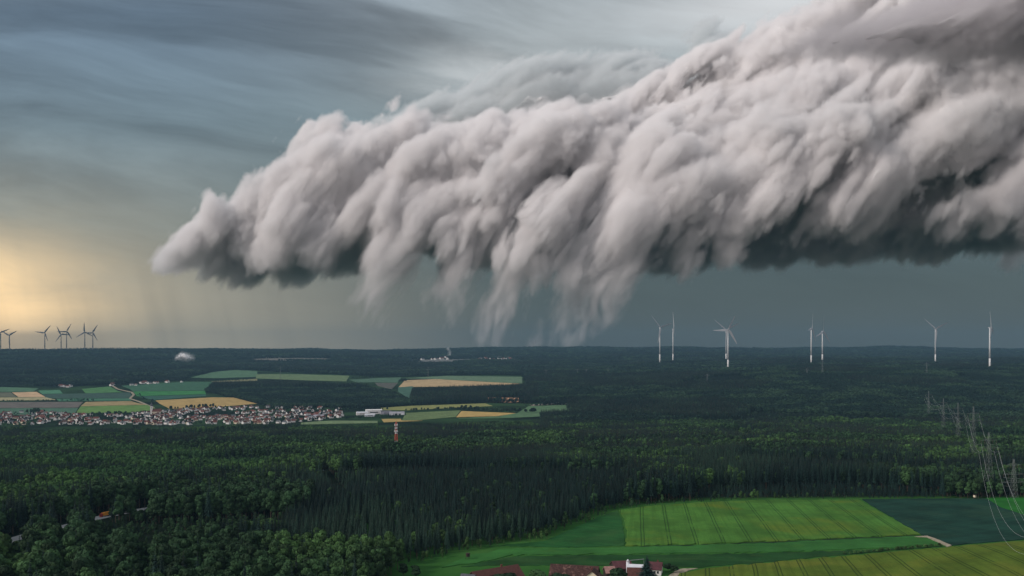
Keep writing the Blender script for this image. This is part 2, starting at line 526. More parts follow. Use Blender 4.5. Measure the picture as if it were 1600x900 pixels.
GT = GT + (noise2(NX, NY, 420, 300, 3) * amp).reshape(GT.shape)
GT = GT + (noise2(NX, NY, 1900, 330, 2) * np.interp(NY, [6500, 9500, 11500], [0, 16, 34])).reshape(GT.shape)


def ground(X, Y):
    X = np.atleast_1d(np.asarray(X, float)); Y = np.atleast_1d(np.asarray(Y, float))
    a = np.clip((np.log(np.maximum(Y, 61)) - LY[0]) / (LY[1] - LY[0]), 0, len(LY) - 1.001)
    b = np.clip((X / np.maximum(Y, 61) * F + 800 - UX[0]) / (UX[1] - UX[0]), 0, len(UX) - 1.001)
    i, j = a.astype(int), b.astype(int); s, t = a - i, b - j
    return (GT[i, j] * (1 - s) * (1 - t) + GT[i + 1, j] * s * (1 - t) + GT[i, j + 1] * (1 - s) * t + GT[i + 1, j + 1] * s * t)


YS = np.exp(np.linspace(math.log(120), math.log(13000), 6000))


def land(px, py, ymin=0):
    """Where the view through a pixel of the photograph meets the land."""
    g = ground((px - 800) / F * YS, YS) + (py - YH) / F * YS
    hit = np.nonzero((g[1:] >= 0) & (g[:-1] < 0) & (YS[1:] > ymin))[0]
    if g[0] >= 0 or len(hit) == 0:
        i = int(np.argmin(np.abs(g)))
    else:
        i = hit[0]
    Y = YS[i]
    return (px - 800) / F * Y, Y


def gz1(x, y):
    return float(ground(x, y)[0])


def pm(name, base, rough=0.9, var=0.25, scale=0.1, spec=0.1, extra=None):
    """Principled material with noise in its colour."""
    m = bpy.data.materials.new(name); m.use_nodes = True
    t = m.node_tree
    b = t.nodes['Principled BSDF']
    b.inputs['Roughness'].default_value = rough
    b.inputs['Specular IOR Level'].default_value = spec
    tcx = t.nodes.new('ShaderNodeTexCoord')
    v = E(t, tcx.outputs['Object'])
    n = noise(t, v, scale, 5, 0.6)
    lo = tuple(c * (1 - var) for c in base); hi = tuple(min(1, c * (1 + var)) for c in base)
    c = mixc(t, n.step(0.3, 0.7), lo, hi)
    if extra:
        c = extra(t, v, c)
    t.links.new(c.s, b.inputs['Base Color'])
    return m


def mesh_obj(name, verts, faces, mat, parent=None, smooth=False):
    me = bpy.data.meshes.new(name)
    me.from_pydata([tuple(map(float, v)) for v in verts], [], faces)
    if smooth:
        me.polygons.foreach_set('use_smooth', [True] * len(me.polygons))
    if mat is not None:
        for mm in (mat if isinstance(mat, (list, tuple)) else [mat]):
            me.materials.append(mm)
    o = bpy.data.objects.new(name, me); C.objects.link(o)
    if parent is not None:
        o.parent = parent
    return o


# ground sheet: forest floor and meadow
def ground_extra(t, v, c):
    s = t.nodes.new('ShaderNodeSeparateXYZ'); t.links.new(v.s, s.inputs[0])
    X, Y = E(t, s.outputs[0]), E(t, s.outputs[1])
    far = Y.step(2350, 2500)                       # beyond the woods: grassland
    n = noise(t, v, 0.004, 4, 0.6)
    c = mixc(t, far * n.step(0.35, 0.65) * 0.8, c, (.035, .075, .030))
    near = Y.step(800, 780) * X.step(-130, -110)
    m = noise(t, v, 0.03, 5, 0.6)
    gcol = mixc(t, m.step(0.3, 0.7), (.030, .100, .022), (.046, .128, .030))
    return mixc(t, near, c, gcol)


M_ground = pm('ground', (.009, .015, .010), 1.0, 0.4, 0.05, 0.0, ground_extra)
rows = np.concatenate([np.linspace(math.log(60), math.log(13500), 330), [math.log(18000), math.log(30000), math.log(60000)]])
cols = np.linspace(-690, 2290, 300)
GXX, GYY = np.meshgrid((cols - 800) / F, np.exp(rows))
GXX = GXX * GYY
GZZ = ground(GXX.ravel(), GYY.ravel()).reshape(GXX.shape)
nr, nc = GXX.shape
vs = np.stack([GXX.ravel(), GYY.ravel(), GZZ.ravel()], 1)
fs = [(i * nc + j, i * nc + j + 1, (i + 1) * nc + j + 1, (i + 1) * nc + j) for i in range(nr - 1) for j in range(nc - 1)]
gr = mesh_obj('ground', vs, fs, M_ground, smooth=True)
tag(gr, kind='structure')


# ------------------------------------------------------------------ fields: crops standing on the land
def field_mat(name, base, var=0.25, streak=None, tram=None, patch=None):
    """tram: (angle in plan, spacing, track colour, offset); patch: second colour in large blotches."""
    def ex(t, v, c):
        s = t.nodes.new('ShaderNodeSeparateXYZ'); t.links.new(v.s, s.inputs[0])
        X, Y = E(t, s.outputs[0]), E(t, s.outputs[1])
        if patch:
            p = noise(t, v, patch[1], 3, 0.55, 0.6)
            c = mixc(t, p.step(0.48, 0.72) * patch[2], c, patch[0])
        fine = noise(t, v, 0.9, 3, 0.6)
        c = mixc(t, fine.step(0.4, 0.75) * 0.45, c, tuple(x * 0.55 for x in base))
        worn = noise(t, v, 0.09, 4, 0.65)
        c = mixc(t, worn.step(0.56, 0.72) * 0.45, c, (base[0] * 1.5 + .01, base[1] * 1.12, base[2]))
        if streak or tram:
            ang = streak if streak is not None else tram[0]
            P = X * math.cos(ang) + Y * math.sin(ang)
            Q = Y * math.cos(ang) - X * math.sin(ang)
            sn = noise(t, vec(t, P * 0.35, Q * 0.012, 1.7), 1.0, 3, 0.6)
            c = mixc(t, sn.step(0.42, 0.66) * 0.40, c, tuple(x * 0.58 for x in base))
        if tram:
            P = X * math.cos(tram[0]) + Y * math.sin(tram[0])
            wv = noise(t, v, 0.02, 2, 0.5) * 1.5
            d = ((P + tram[3] + wv).mod(tram[1]) - tram[1] * 0.5).abs()
            e = (d - 1.05).abs()
            gap = noise(t, v, 0.06, 2, 0.5).step(0.33, 0.42)
            c = mixc(t, e.step(0.50, 0.22) * (gap * 0.65 + 0.35) * 0.75, c, tram[2])
        return c
    return pm(name, base, 0.95, var, 0.035, 0.05, ex)


def field(name, px_poly, mat, h=0.6, step=None, ymin=0, xy=None):
    near = xy is None and h < 0.9
    if xy is None:
        pts = []
        n = len(px_poly)
        for i in range(n):
            a, b = px_poly[i], px_poly[(i + 1) % n]
            k = max(1, int(max(abs(b[0] - a[0]) / (9 if near else 20), abs(b[1] - a[1]) / (2.5 if near else 4))))
            for j in range(k):
                pts.append(land(a[0] + (b[0] - a[0]) * j / k, a[1] + (b[1] - a[1]) * j / k, ymin))
        if near:
            pts = [(x + rnd.gauss(0, .35), y + rnd.gauss(0, 1.1)) for x, y in pts]     # ragged margins
    else:
        pts = xy
    bm = bmesh.new()
    vs = [bm.verts.new((x, y, 0)) for x, y in pts]
    try:
        bm.faces.new(vs)
    except ValueError:
        return None
    bmesh.ops.triangulate(bm, faces=bm.faces[:])
    X = [p[0] for p in pts]; Y = [p[1] for p in pts]
    st = step or max(8, min(Y) * 0.02)
    for lo, hi, no in ((min(X), max(X), (1, 0, 0)), (min(Y), max(Y), (0, 1, 0))):
        a = lo + st
        while a < hi:
            bmesh.ops.bisect_plane(bm, geom=bm.verts[:] + bm.edges[:] + bm.faces[:], plane_co=(a * no[0], a * no[1], 0), plane_no=no, dist=1e-4)
            a += st
    zz = ground([v.co.x for v in bm.verts], [v.co.y for v in bm.verts])
    for v, z in zip(bm.verts, zz):
        v.co.z = z + h
    bmesh.ops.recalc_face_normals(bm, faces=bm.faces[:])
    if bm.faces and sum(f.normal.z for f in bm.faces) < 0:
        bmesh.ops.reverse_faces(bm, faces=bm.faces[:])
    be = [e for e in bm.edges if e.is_boundary]
    r = bmesh.ops.extrude_edge_only(bm, edges=be)
    for v in [q for q in r['geom'] if isinstance(q, bmesh.types.BMVert)]:
        v.co.z -= h + 1.0
    me = bpy.data.meshes.new(name); bm.to_mesh(me); bm.free()
    me.materials.append(mat)
    o = bpy.data.objects.new(name, me); C.objects.link(o)
    tag(o, kind='structure')
    return o


G1, G2, G3 = (.060, .135, .030), (.030, .080, .030), (.045, .115, .035)
NEAR = {
    'tall': [(968, 798), (1010, 792), (1100, 785.5), (1200, 782), (1340, 781), (1438, 836), (1300, 842), (1150, 848.5), (978, 854), (980, 830), (975, 812)],
    'dark': [(965, 799), (973, 815), (976, 853), (880, 856), (780, 853), (850, 846), (900, 824), (940, 806)],
    'blue': [(1347, 781), (1540, 779), (1700, 778), (1720, 838), (1600, 843), (1486, 853), (1440, 836)],
    'strip': [(735, 868), (790, 858), (880, 857.5), (976, 856), (1150, 851), (1300, 844.5), (1442, 838), (1472, 852), (1350, 858), (1200, 863), (1000, 865.5), (800, 868), (745, 880), (690, 887)],
    'wedge': [(1541, 779), (1700, 778), (1700, 809), (1602, 806), (1563, 793)],
    'low': [(720, 886), (805, 869.5), (1000, 867), (1200, 864.5), (1350, 859.5), (1474, 853.5), (1300, 869), (1180, 880), (1090, 887), (900, 884), (800, 884)],
    'barley': [(1800, 826), (1600, 846.5), (1487, 856), (1300, 872), (1180, 882.5), (1100, 890), (1062, 897), (1050, 915), (1060, 1000), (1950, 1000)],
}
field('field', NEAR['tall'], field_mat('young_wheat', (.062, .165, .028), 0.28, None, (R_(-8), 18, (.014, .045, .012), 4), ((.125, .165, .020), 0.014, 0.8)), 0.7)
field('field', NEAR['dark'], field_mat('clover', (.018, .085, .022), 0.3, R_(60), None, ((.07, .11, .04), 0.02, 0.35)), 0.3)
field('field', NEAR['blue'], field_mat('beet', (.013, .047, .033), 0.35, R_(-62), None, ((.028, .070, .042), 0.02, 0.7)), 0.5)
field('field', NEAR['wedge'], field_mat('lucerne', (.020, .125, .020), 0.2), 0.75)
field('field', NEAR['strip'], field_mat('meadow_grass', (.036, .135, .030), 0.25, R_(85), None, ((.05, .14, .03), 0.02, .5)), 0.5)
field('field', NEAR['low'], field_mat('rough_meadow', (.017, .064, .018), 0.35, R_(80), None, ((.05, .10, .03), 0.03, 0.4)), 0.25)
field('field', NEAR['barley'], field_mat('barley', (.084, .132, .018), 0.22, None, (R_(-12), 13.6, (.016, .034, .008), 2), ((.165, .170, .028), 0.018, 0.6)), 0.8)

# dark ditch line and field track between the near fields
M_ditch = pm('ditch_grass', (.012, .035, .012), 1, 0.3, 0.3)
field('ditch', [(978, 854.6), (1150, 849.2), (1300, 842.6), (1440, 836.6), (1442, 838), (1300, 844.4), (1150, 850.8), (978, 856)], M_ditch, 0.28)
M_track = pm('track_gravel', (.30, .26, .19), 1, 0.3, 0.4)
field('path', [(1428, 839.6), (1451, 838.6), (1489, 853.4), (1483, 855.2), (1449, 840.6)], M_track, 0.58)
field('path', [(1066, 889), (1090, 887.4), (1076, 892), (1060, 900), (1050, 912), (1038, 912), (1050, 896)], M_track, 0.30)

MID = [  # polygons in the photograph, colour
    ([(-60, 606), (10, 605), (60, 607), (52, 612), (-60, 612.5)], (.050, .105, .060)),
    ([(-60, 613.5), (17, 613.5), (26, 620.5), (-60, 621)], (.085, .090, .060)),
    ([(19, 613.5), (57, 612.5), (71, 620.5), (29, 620.5)], (.36, .25, .15)),
    ([(60, 610.5), (93, 609.5), (98, 615), (66, 615.8)], (.050, .140, .080)),
    ([(-60, 621.5), (72, 621.3), (88, 625), (-60, 627)], (.23, .21, .12)),
    ([(66, 616.3), (98, 615.6), (203, 613.5), (206, 619), (202, 622), (74, 622.5)], (.030, .058, .045)),
    ([(128, 608), (172, 604), (184, 611), (192, 613), (134, 614.8)], (.050, .130, .045)),
    ([(88, 623.5), (204, 622.6), (205, 626), (92, 627)], (.040, .110, .065)),
    ([(190, 603), (285, 597), (332, 597), (324, 607), (322, 610.3), (208, 611.5), (203, 608)], (.030, .080, .045)),
    ([(208, 612), (320, 610.8), (322, 616), (214, 619)], (.028, .125, .038)),
    ([(216, 619.6), (322, 616.6), (322, 619), (242, 625), (224, 622)], (.025, .070, .050)),
    ([(-60, 628.5), (130, 628.3), (122, 637), (-60, 638)], (.095, .085, .075)),
    ([(-60, 638.8), (122, 637.8), (117, 647), (-60, 650)], (.050, .100, .065)),
    ([(134, 628.4), (205, 627), (214, 630), (228, 632.5), (126, 635)], (.22, .17, .085)),
    ([(126, 635.4), (230, 633), (243, 639), (236, 644), (118, 646)], (.080, .150, .040)),
    ([(243, 626), (330, 621.2), (365, 621.4), (402, 631), (340, 636), (266, 639), (250, 631)], (.27, .19, .075)),
    ([(298, 590), (330, 582), (368, 578.5), (402, 580), (402, 589), (340, 591)], (.055, .110, .060)),
    ([(330, 596), (402, 592), (402, 595), (345, 598)], (.14, .14, .075)),
    ([(400, 585), (470, 585), (546, 587.4), (541, 596), (470, 594), (400, 591)], (.085, .125, .060)),
    ([(546, 593.5), (590, 591), (627, 590), (621, 598), (585, 597.4), (558, 598)], (.050, .095, .060)),
    ([(586, 598.3), (622, 598.4), (612, 608), (590, 603)], (.065, .065, .055)),
    ([(622, 605.5), (646, 603.5), (641, 624), (622, 612)], (.040, .085, .060)),
    ([(633, 594.4), (680, 592.6), (760, 597), (812, 599.6), (800, 602), (700, 604), (623, 605)], (.30, .22, .12)),
    ([(632, 591), (700, 587.5), (816, 589), (816, 599.2), (760, 596.4), (680, 592)], (.075, .120, .070)),
    ([(758, 621.5), (820, 622), (827, 628), (792, 629.5), (762, 627)], (.42, .23, .13)),
    ([(588, 638), (640, 634.5), (758, 630.5), (770, 634.5), (640, 641), (590, 641)], (.15, .155, .055)),
    ([(828, 632.8), (886, 629.5), (886, 631.5), (830, 634)], (.20, .17, .14)),
    ([(634, 645.6), (720, 641.5), (712, 651.6), (650, 657), (628, 657)], (.085, .120, .050)),
    ([(721, 642.6), (806, 646), (780, 650), (713, 652)], (.30, .21, .075)),
    ([(826, 635), (886, 633), (888, 649), (800, 653), (716, 654), (780, 650.6), (808, 646)], (.060, .110, .055)),
    ([(596, 655), (626, 654.6), (628, 657.4), (660, 657.6), (600, 660)], (.26, .19, .07)),
    ([(470, 660.5), (520, 657.5), (590, 658), (590, 661), (470, 663.5)], (.10, .14, .07)),
]
MIDPX = []
for k, (pp, col_) in enumerate(MID):
    m_ = field_mat('crop', tuple(q * 1.65 for q in col_), 0.22, R_((k * 47) % 180))
    field('field', pp, m_, 1.0 + 0.07 * (k % 5), 90, 2300)
    MIDPX.append(pp)
# the far clearings under the last ridge
for pp, col_ in [([(392, 561), (470, 559.5), (520, 561), (520, 564.5), (400, 564)], (.16, .15, .13)), ([(640, 562.5), (800, 561), (830, 564), (700, 566), (640, 566)], (.16, .16, .15)),
                 ([(930, 552.5), (1020, 552.2), (1024, 554.8), (935, 554.8)], (.42, .42, .42))]:
    field('field', pp, field_mat('far_crop', col_, 0.2), 3.0, 200, 6500)
    MIDPX.append(pp)
# country road in the valley
M_road = pm('road_asphalt', (.30, .30, .30), 0.9, 0.2, 0.05)


def strip(name, px_line, width, mat, h, xy=None):
    P = xy or [land(*p) for p in px_line]
    L_, R2 = [], []
    for i, (x, y) in enumerate(P):
        a = P[max(0, i - 1)]; b = P[min(len(P) - 1, i + 1)]
        dx_, dy_ = b[0] - a[0], b[1] - a[1]; n = math.hypot(dx_, dy_) or 1
        L_.append((x - dy_ / n * width / 2, y + dx_ / n * width / 2)); R2.append((x + dy_ / n * width / 2, y - dx_ / n * width / 2))
    return field(name, None, mat, h, 25, 0, L_ + R2[::-1])


strip('road', [(176, 603), (184, 608), (206, 613), (209, 617), (203, 623), (216, 627), (240, 637)], 10, M_track, 1.2)


# ------------------------------------------------------------------ trees
def leaf_mat(name, base, young, spread=0.35):
    m = bpy.data.materials.new(name); m.use_nodes = True
    t = m.node_tree; b = t.nodes['Principled BSDF']
    b.inputs['Roughness'].default_value = 0.75
    b.inputs['Specular IOR Level'].default_value = 0.15
    oi = t.nodes.new('ShaderNodeObjectInfo')
    loc = E(t, oi.outputs['Location']); rn = E(t, oi.outputs['Random'])
    n = noise(t, loc, 0.006, 3, 0.6)
    c = mixc(t, n.step(0.46, 0.60), base, young)
    at = t.nodes.new('ShaderNodeAttribute'); at.attribute_name = 'tone'
    k = (1 - spread) + rn * (2 * spread)
    k = k * (0.7 + E(t, at.outputs['Fac']) * 0.6)
    s = t.nodes.new('ShaderNodeVectorMath'); s.operation = 'SCALE'
    t.links.new(c.s, s.inputs[0]); t.links.new(k.s, s.inputs['Scale'])
    t.links.new(s.outputs[0], b.inputs['Base Color'])
    return m


M_needle = leaf_mat('needles', (.007, .020, .017), (.016, .038, .025), .5)
M_leaf = leaf_mat('leaves', (.022, .054, .022), (.050, .108, .030), .5)
M_bark = pm('bark', (.085, .065, .050), 1, 0.3, 1.0)


def quads_mesh(name, centers, us, vs_, tone, mat):
    n = len(centers)
    co = np.concatenate([centers - us - vs_, centers + us - vs_, centers + us + vs_, centers - us + vs_], 1).reshape(-1, 3)
    me = bpy.data.meshes.new(name)
    me.vertices.add(4 * n); me.vertices.foreach_set('co', co.astype(np.float32).ravel())
    me.loops.add(4 * n); me.loops.foreach_set('vertex_index', np.arange(4 * n, dtype=np.int32))
    me.polygons.add(n); me.polygons.foreach_set('loop_start', np.arange(0, 4 * n, 4, dtype=np.int32))
    me.update(); me.validate()
    a = me.attributes.new('tone', 'FLOAT', 'FACE'); a.data.foreach_set('value', tone.astype(np.float32))
    me.materials.append(mat)
    return me


def unit(v):
    return v / np.maximum(np.linalg.norm(v, axis=-1, keepdims=True), 1e-9)


def broad_crown(seed, nleaf, size, h=20.0, r=5.0, clear=0.22):
    g = np.random.RandomState(seed)
    nb = 16
    cz = clear * h + (1 - clear) * h * (0.18 + 0.62 * g.rand(nb))
    rel = (cz / h - clear) / (1 - clear)
    rad = r * np.sqrt(np.clip(1 - (2 * rel - 0.9) ** 2 * 0.85, 0.05, 1)) * 0.68 * np.sqrt(g.rand(nb))
    an = g.rand(nb) * 2 * np.pi
    cen = np.stack([np.cos(an) * rad, np.sin(an) * rad, cz], 1)
    cen[0] = (0, 0, h * 0.82); cen[1] = (0, 0, h * .6)
    br = r * (0.30 + 0.22 * g.rand(nb)); br[0] = r * .42; br[1] = r * .62
    k = g.choice(nb, nleaf, p=br ** 2 / (br ** 2).sum())
    d = unit(g.normal(size=(nleaf, 3)) + (0, 0, .45))
    p = cen[k] + d * (br[k] * (0.82 + 0.25 * g.rand(nleaf)))[:, None] * (1, 1, .85)
    nrm = unit(d + g.normal(size=(nleaf, 3)) * .30)
    u = unit(np.cross(nrm, g.normal(size=(nleaf, 3)))); v = np.cross(nrm, u)
    s = size * (0.6 + 0.8 * g.rand(nleaf))[:, None] * .5
    tone = np.clip(g.rand(nb)[k] * .7 + g.rand(nleaf) * .3, 0, 1)
    return quads_mesh('crown', p, u * s * 1.25, v * s * .8, tone, M_leaf)


def spruce_crown(seed, levels, per, h=26.0, r=2.7, clear=0.25, width=0.8):
    g = np.random.RandomState(seed)
    cs, us, vs_, tn = [], [], [], []
    for i in range(levels):
        f = (i + .5 * g.rand()) / levels
        z = h * (clear + (1 - clear) * f)
        rr = r * ((1 - f) ** 0.95) * (0.8 + 0.35 * g.rand()) + 0.18
        for j in range(per):
            a = 2 * np.pi * (j + g.rand() * .8) / per + i * 1.3
            d = np.array([np.cos(a), np.sin(a), -0.55 - .35 * g.rand()])
            L = rr * (0.8 + .4 * g.rand())
            u = d / np.linalg.norm(d) * L * .5
            side = np.array([-np.sin(a), np.cos(a), g.normal() * .25])
            cs.append(np.array([0, 0, z]) + u); us.append(u); vs_.append(side * width * .5 * (0.35 + .65 * (1 - f)) * (.7 + .6 * g.rand()))
            tn.append(g.rand())
    return quads_mesh('crown', np.array(cs), np.array(us), np.array(vs_), np.array(tn), M_needle)


def trunk_mesh(h, r0, limbs, seed, spread):
    g = random.Random(seed)
    vs_, fs_ = [], []

    def tube(a, b, ra, rb, n=6):
        a, b = Vector(a), Vector(b); d = (b - a).normalized()
        x = d.orthogonal().normalized(); y = d.cross(x); o = len(vs_)
        for p, rr in ((a, ra), (b, rb)):
            for i in range(n):
                t = 2 * math.pi * i / n
                vs_.append(p + x * math.cos(t) * rr + y * math.sin(t) * rr)
        for i in range(n):
            fs_.append((o + i, o + (i + 1) % n, o + n + (i + 1) % n, o + n + i))
    tube((0, 0, -0.5), (0, 0, h * .45), r0, r0 * .7); tube((0, 0, h * .45), (0, 0, h), r0 * .7, r0 * .12)
    for i in range(limbs):
        z = h * (.3 + .5 * i / max(1, limbs)); a = i * 2.4 + g.random()
        tube((0, 0, z), (math.cos(a) * spread, math.sin(a) * spread, z + spread * .9), r0 * .38, r0 * .1, 5)
    me = bpy.data.meshes.new('trunk'); me.from_pydata([tuple(v) for v in vs_], [], fs_); me.materials.append(M_bark)
    return me


BCROWN = [broad_crown(11 + i, 1700, 0.95, 20, (5.2, 4.6, 5.6, 4.2)[i]) for i in range(4)]
BTRUNK = [trunk_mesh(16, .32, 6, i, 2.6) for i in range(4)]
SCROWN = [spruce_crown(31 + i, 22, 10, 26, (3.2, 2.8, 3.6)[i], (.18, .34, .24)[i]) for i in range(3)]
STRUNK = [trunk_mesh(25.4, .24, 0, i, 0) for i in range(3)]
BMID = [broad_crown(51 + i, 420, 1.75, 20, (5.2, 4.4, 5.6)[i]) for i in range(3)]
SMID = [spruce_crown(61 + i, 12, 8, 26, (3.2, 2.8, 3.5)[i], (.15, .34, .2)[i], 1.5) for i in range(3)]


def proto(name, meshes):
    """Crown and trunk as one data-only source for the masses of forest."""
    bm = bmesh.new()
    lay = None
    mats = []
    for me in meshes:
        n0 = len(bm.faces)
        bm.from_mesh(me)
        bm.faces.ensure_lookup_table()
        if me.materials[0] not in mats:
            mats.append(me.materials[0])
        for f in bm.faces[n0:]:
            f.material_index = mats.index(me.materials[0])
    me = bpy.data.meshes.new(name); bm.to_mesh(me); bm.free()
    for m in mats: me.materials.append(m)
    return bpy.data.objects.new(name, me)       # data only: never linked to the scene


P_B = [proto('broadleaf_source', [c, t]) for c, t in zip(BCROWN, BTRUNK)]
P_S = [proto('spruce_source', [c, t]) for c, t in zip(SCROWN, STRUNK)]
M_beech = leaf_mat('young_leaves', (.034, .088, .030), (.060, .135, .036), .35)


def lighter(src):
    me = src.data.copy(); me.materials[0] = M_beech
    return bpy.data.objects.new('beech_source', me)


P_L = [lighter(o) for o in P_B]
M_far = leaf_mat('far_leaves', (.009, .026, .019), (.030, .064, .033), .35)


def farther(src):
    me = src.data.copy(); me.materials[0] = M_far
    return bpy.data.objects.new('far_source', me)


P_BM = [proto('broadleaf_mid_source', [c]) for c in BMID]
P_SM = [proto('spruce_mid_source', [c, STRUNK[0]]) for c in SMID]

P_BF = [farther(o) for o in P_BM]

# --- where trees grow
OPEN = [(560, 1200), (600, 908), (636, 884), (700, 872), (760, 858), (800, 851), (850, 845), (905, 823), (965, 798), (1010, 791.3), (1100, 785), (1200, 781.6),
        (1340, 780.5), (1750, 777.4), (2400, 777), (2400, 1200)]
ROAD_PX = [(-30, 860), (15, 845), (62, 831), (110, 821), (160, 808), (200, 800), (240, 793.5), (285, 782), (330, 770), (390, 757), (440, 744), (500, 735)]
ROAD = [land(*p) for p in ROAD_PX]
GAP = [land(*p) for p in [(503, 735), (515, 752), (535, 780)]]
VILLAGE = [(-80, 647), (60, 643), (120, 648), (235, 645), (300, 638), (420, 635), (532, 637), (536, 652), (450, 663), (-80, 668)]
W1 = [(320, 612), (345, 618), (402, 632), (430, 638), (500, 637), (590, 638), (641, 634), (641, 628), (610, 613), (560, 606), (430, 603), (335, 604)]
W2 = [(641, 634), (640, 613), (700, 610), (815, 606), (842, 604), (842, 629), (830, 631), (756, 630), (700, 632)]
FARLINE = [(-800, 604.5), (0, 604.5), (110, 604), (190, 600), (285, 594), (297, 588), (330, 581), (370, 577), (400, 579), (470, 583.5), (546, 586), (590, 589), (640, 589), (700, 586), (818, 587), (822, 604), (842, 606), (848, 700), (2600, 700)]
MAST = land(619, 707)


def seg_dist(X, Y, line):
    d = np.full(len(X), 1e9)
    for (ax, ay), (bx, by) in zip(line, line[1:]):
        ex, ey = bx - ax, by - ay
        t = np.clip(((X - ax) * ex + (Y - ay) * ey) / (ex * ex + ey * ey), 0, 1)
        d = np.minimum(d, np.hypot(X - ax - t * ex, Y - ay - t * ey))
    return d


def scatter(y0, y1, sp, seed):
    g = np.random.RandomState(seed)
    pts = []
    ny = int((y1 - y0) / sp)
    for j in range(ny):
        y = y0 + j * sp
        xl, xr = (-115 - 800) / F * y, (1715 - 800) / F * y
        n = int((xr - xl) / sp) + 1
        x = xl + np.arange(n) * sp + (sp / 2 if j % 2 else 0)
        pts.append(np.stack([x, np.full(n, y)], 1))
    p = np.concatenate(pts)
    p += (g.rand(*p.shape) - .5) * sp * .72
    return p[:, 0], p[:, 1], g


def stands(X, Y, size, seed):
    """Forest compartments: a random number per nearest jittered cell."""
    cx, cy = np.floor(X / size), np.floor(Y / size)
    best = np.full(len(X), 1e18); val = np.zeros(len(X)); val2 = np.zeros(len(X))
    for dx_ in (-1, 0, 1):
        for dy_ in (-1, 0, 1):
            ix, iy = (cx + dx_).astype(np.int64), (cy + dy_).astype(np.int64)
            h = (ix * 73856093 ^ iy * 19349663 ^ seed * 83492791) & 0xFFFFFF
            a = ((h * 1103515245 + 12345) & 0x7FFFFFFF) / 0x7FFFFFFF
            b = ((h * 22695477 + 1) & 0x7FFFFFFF) / 0x7FFFFFFF
            c = ((h * 69069 + 362437) & 0x7FFFFFFF) / 0x7FFFFFFF
            d = (X - (ix + a) * size) ** 2 + (Y - (iy + b) * size) ** 2
            m = d < best
            best = np.where(m, d, best); val = np.where(m, c, val); val2 = np.where(m, (a * 7.3 + b * 3.1) % 1, val2)
    return val, val2


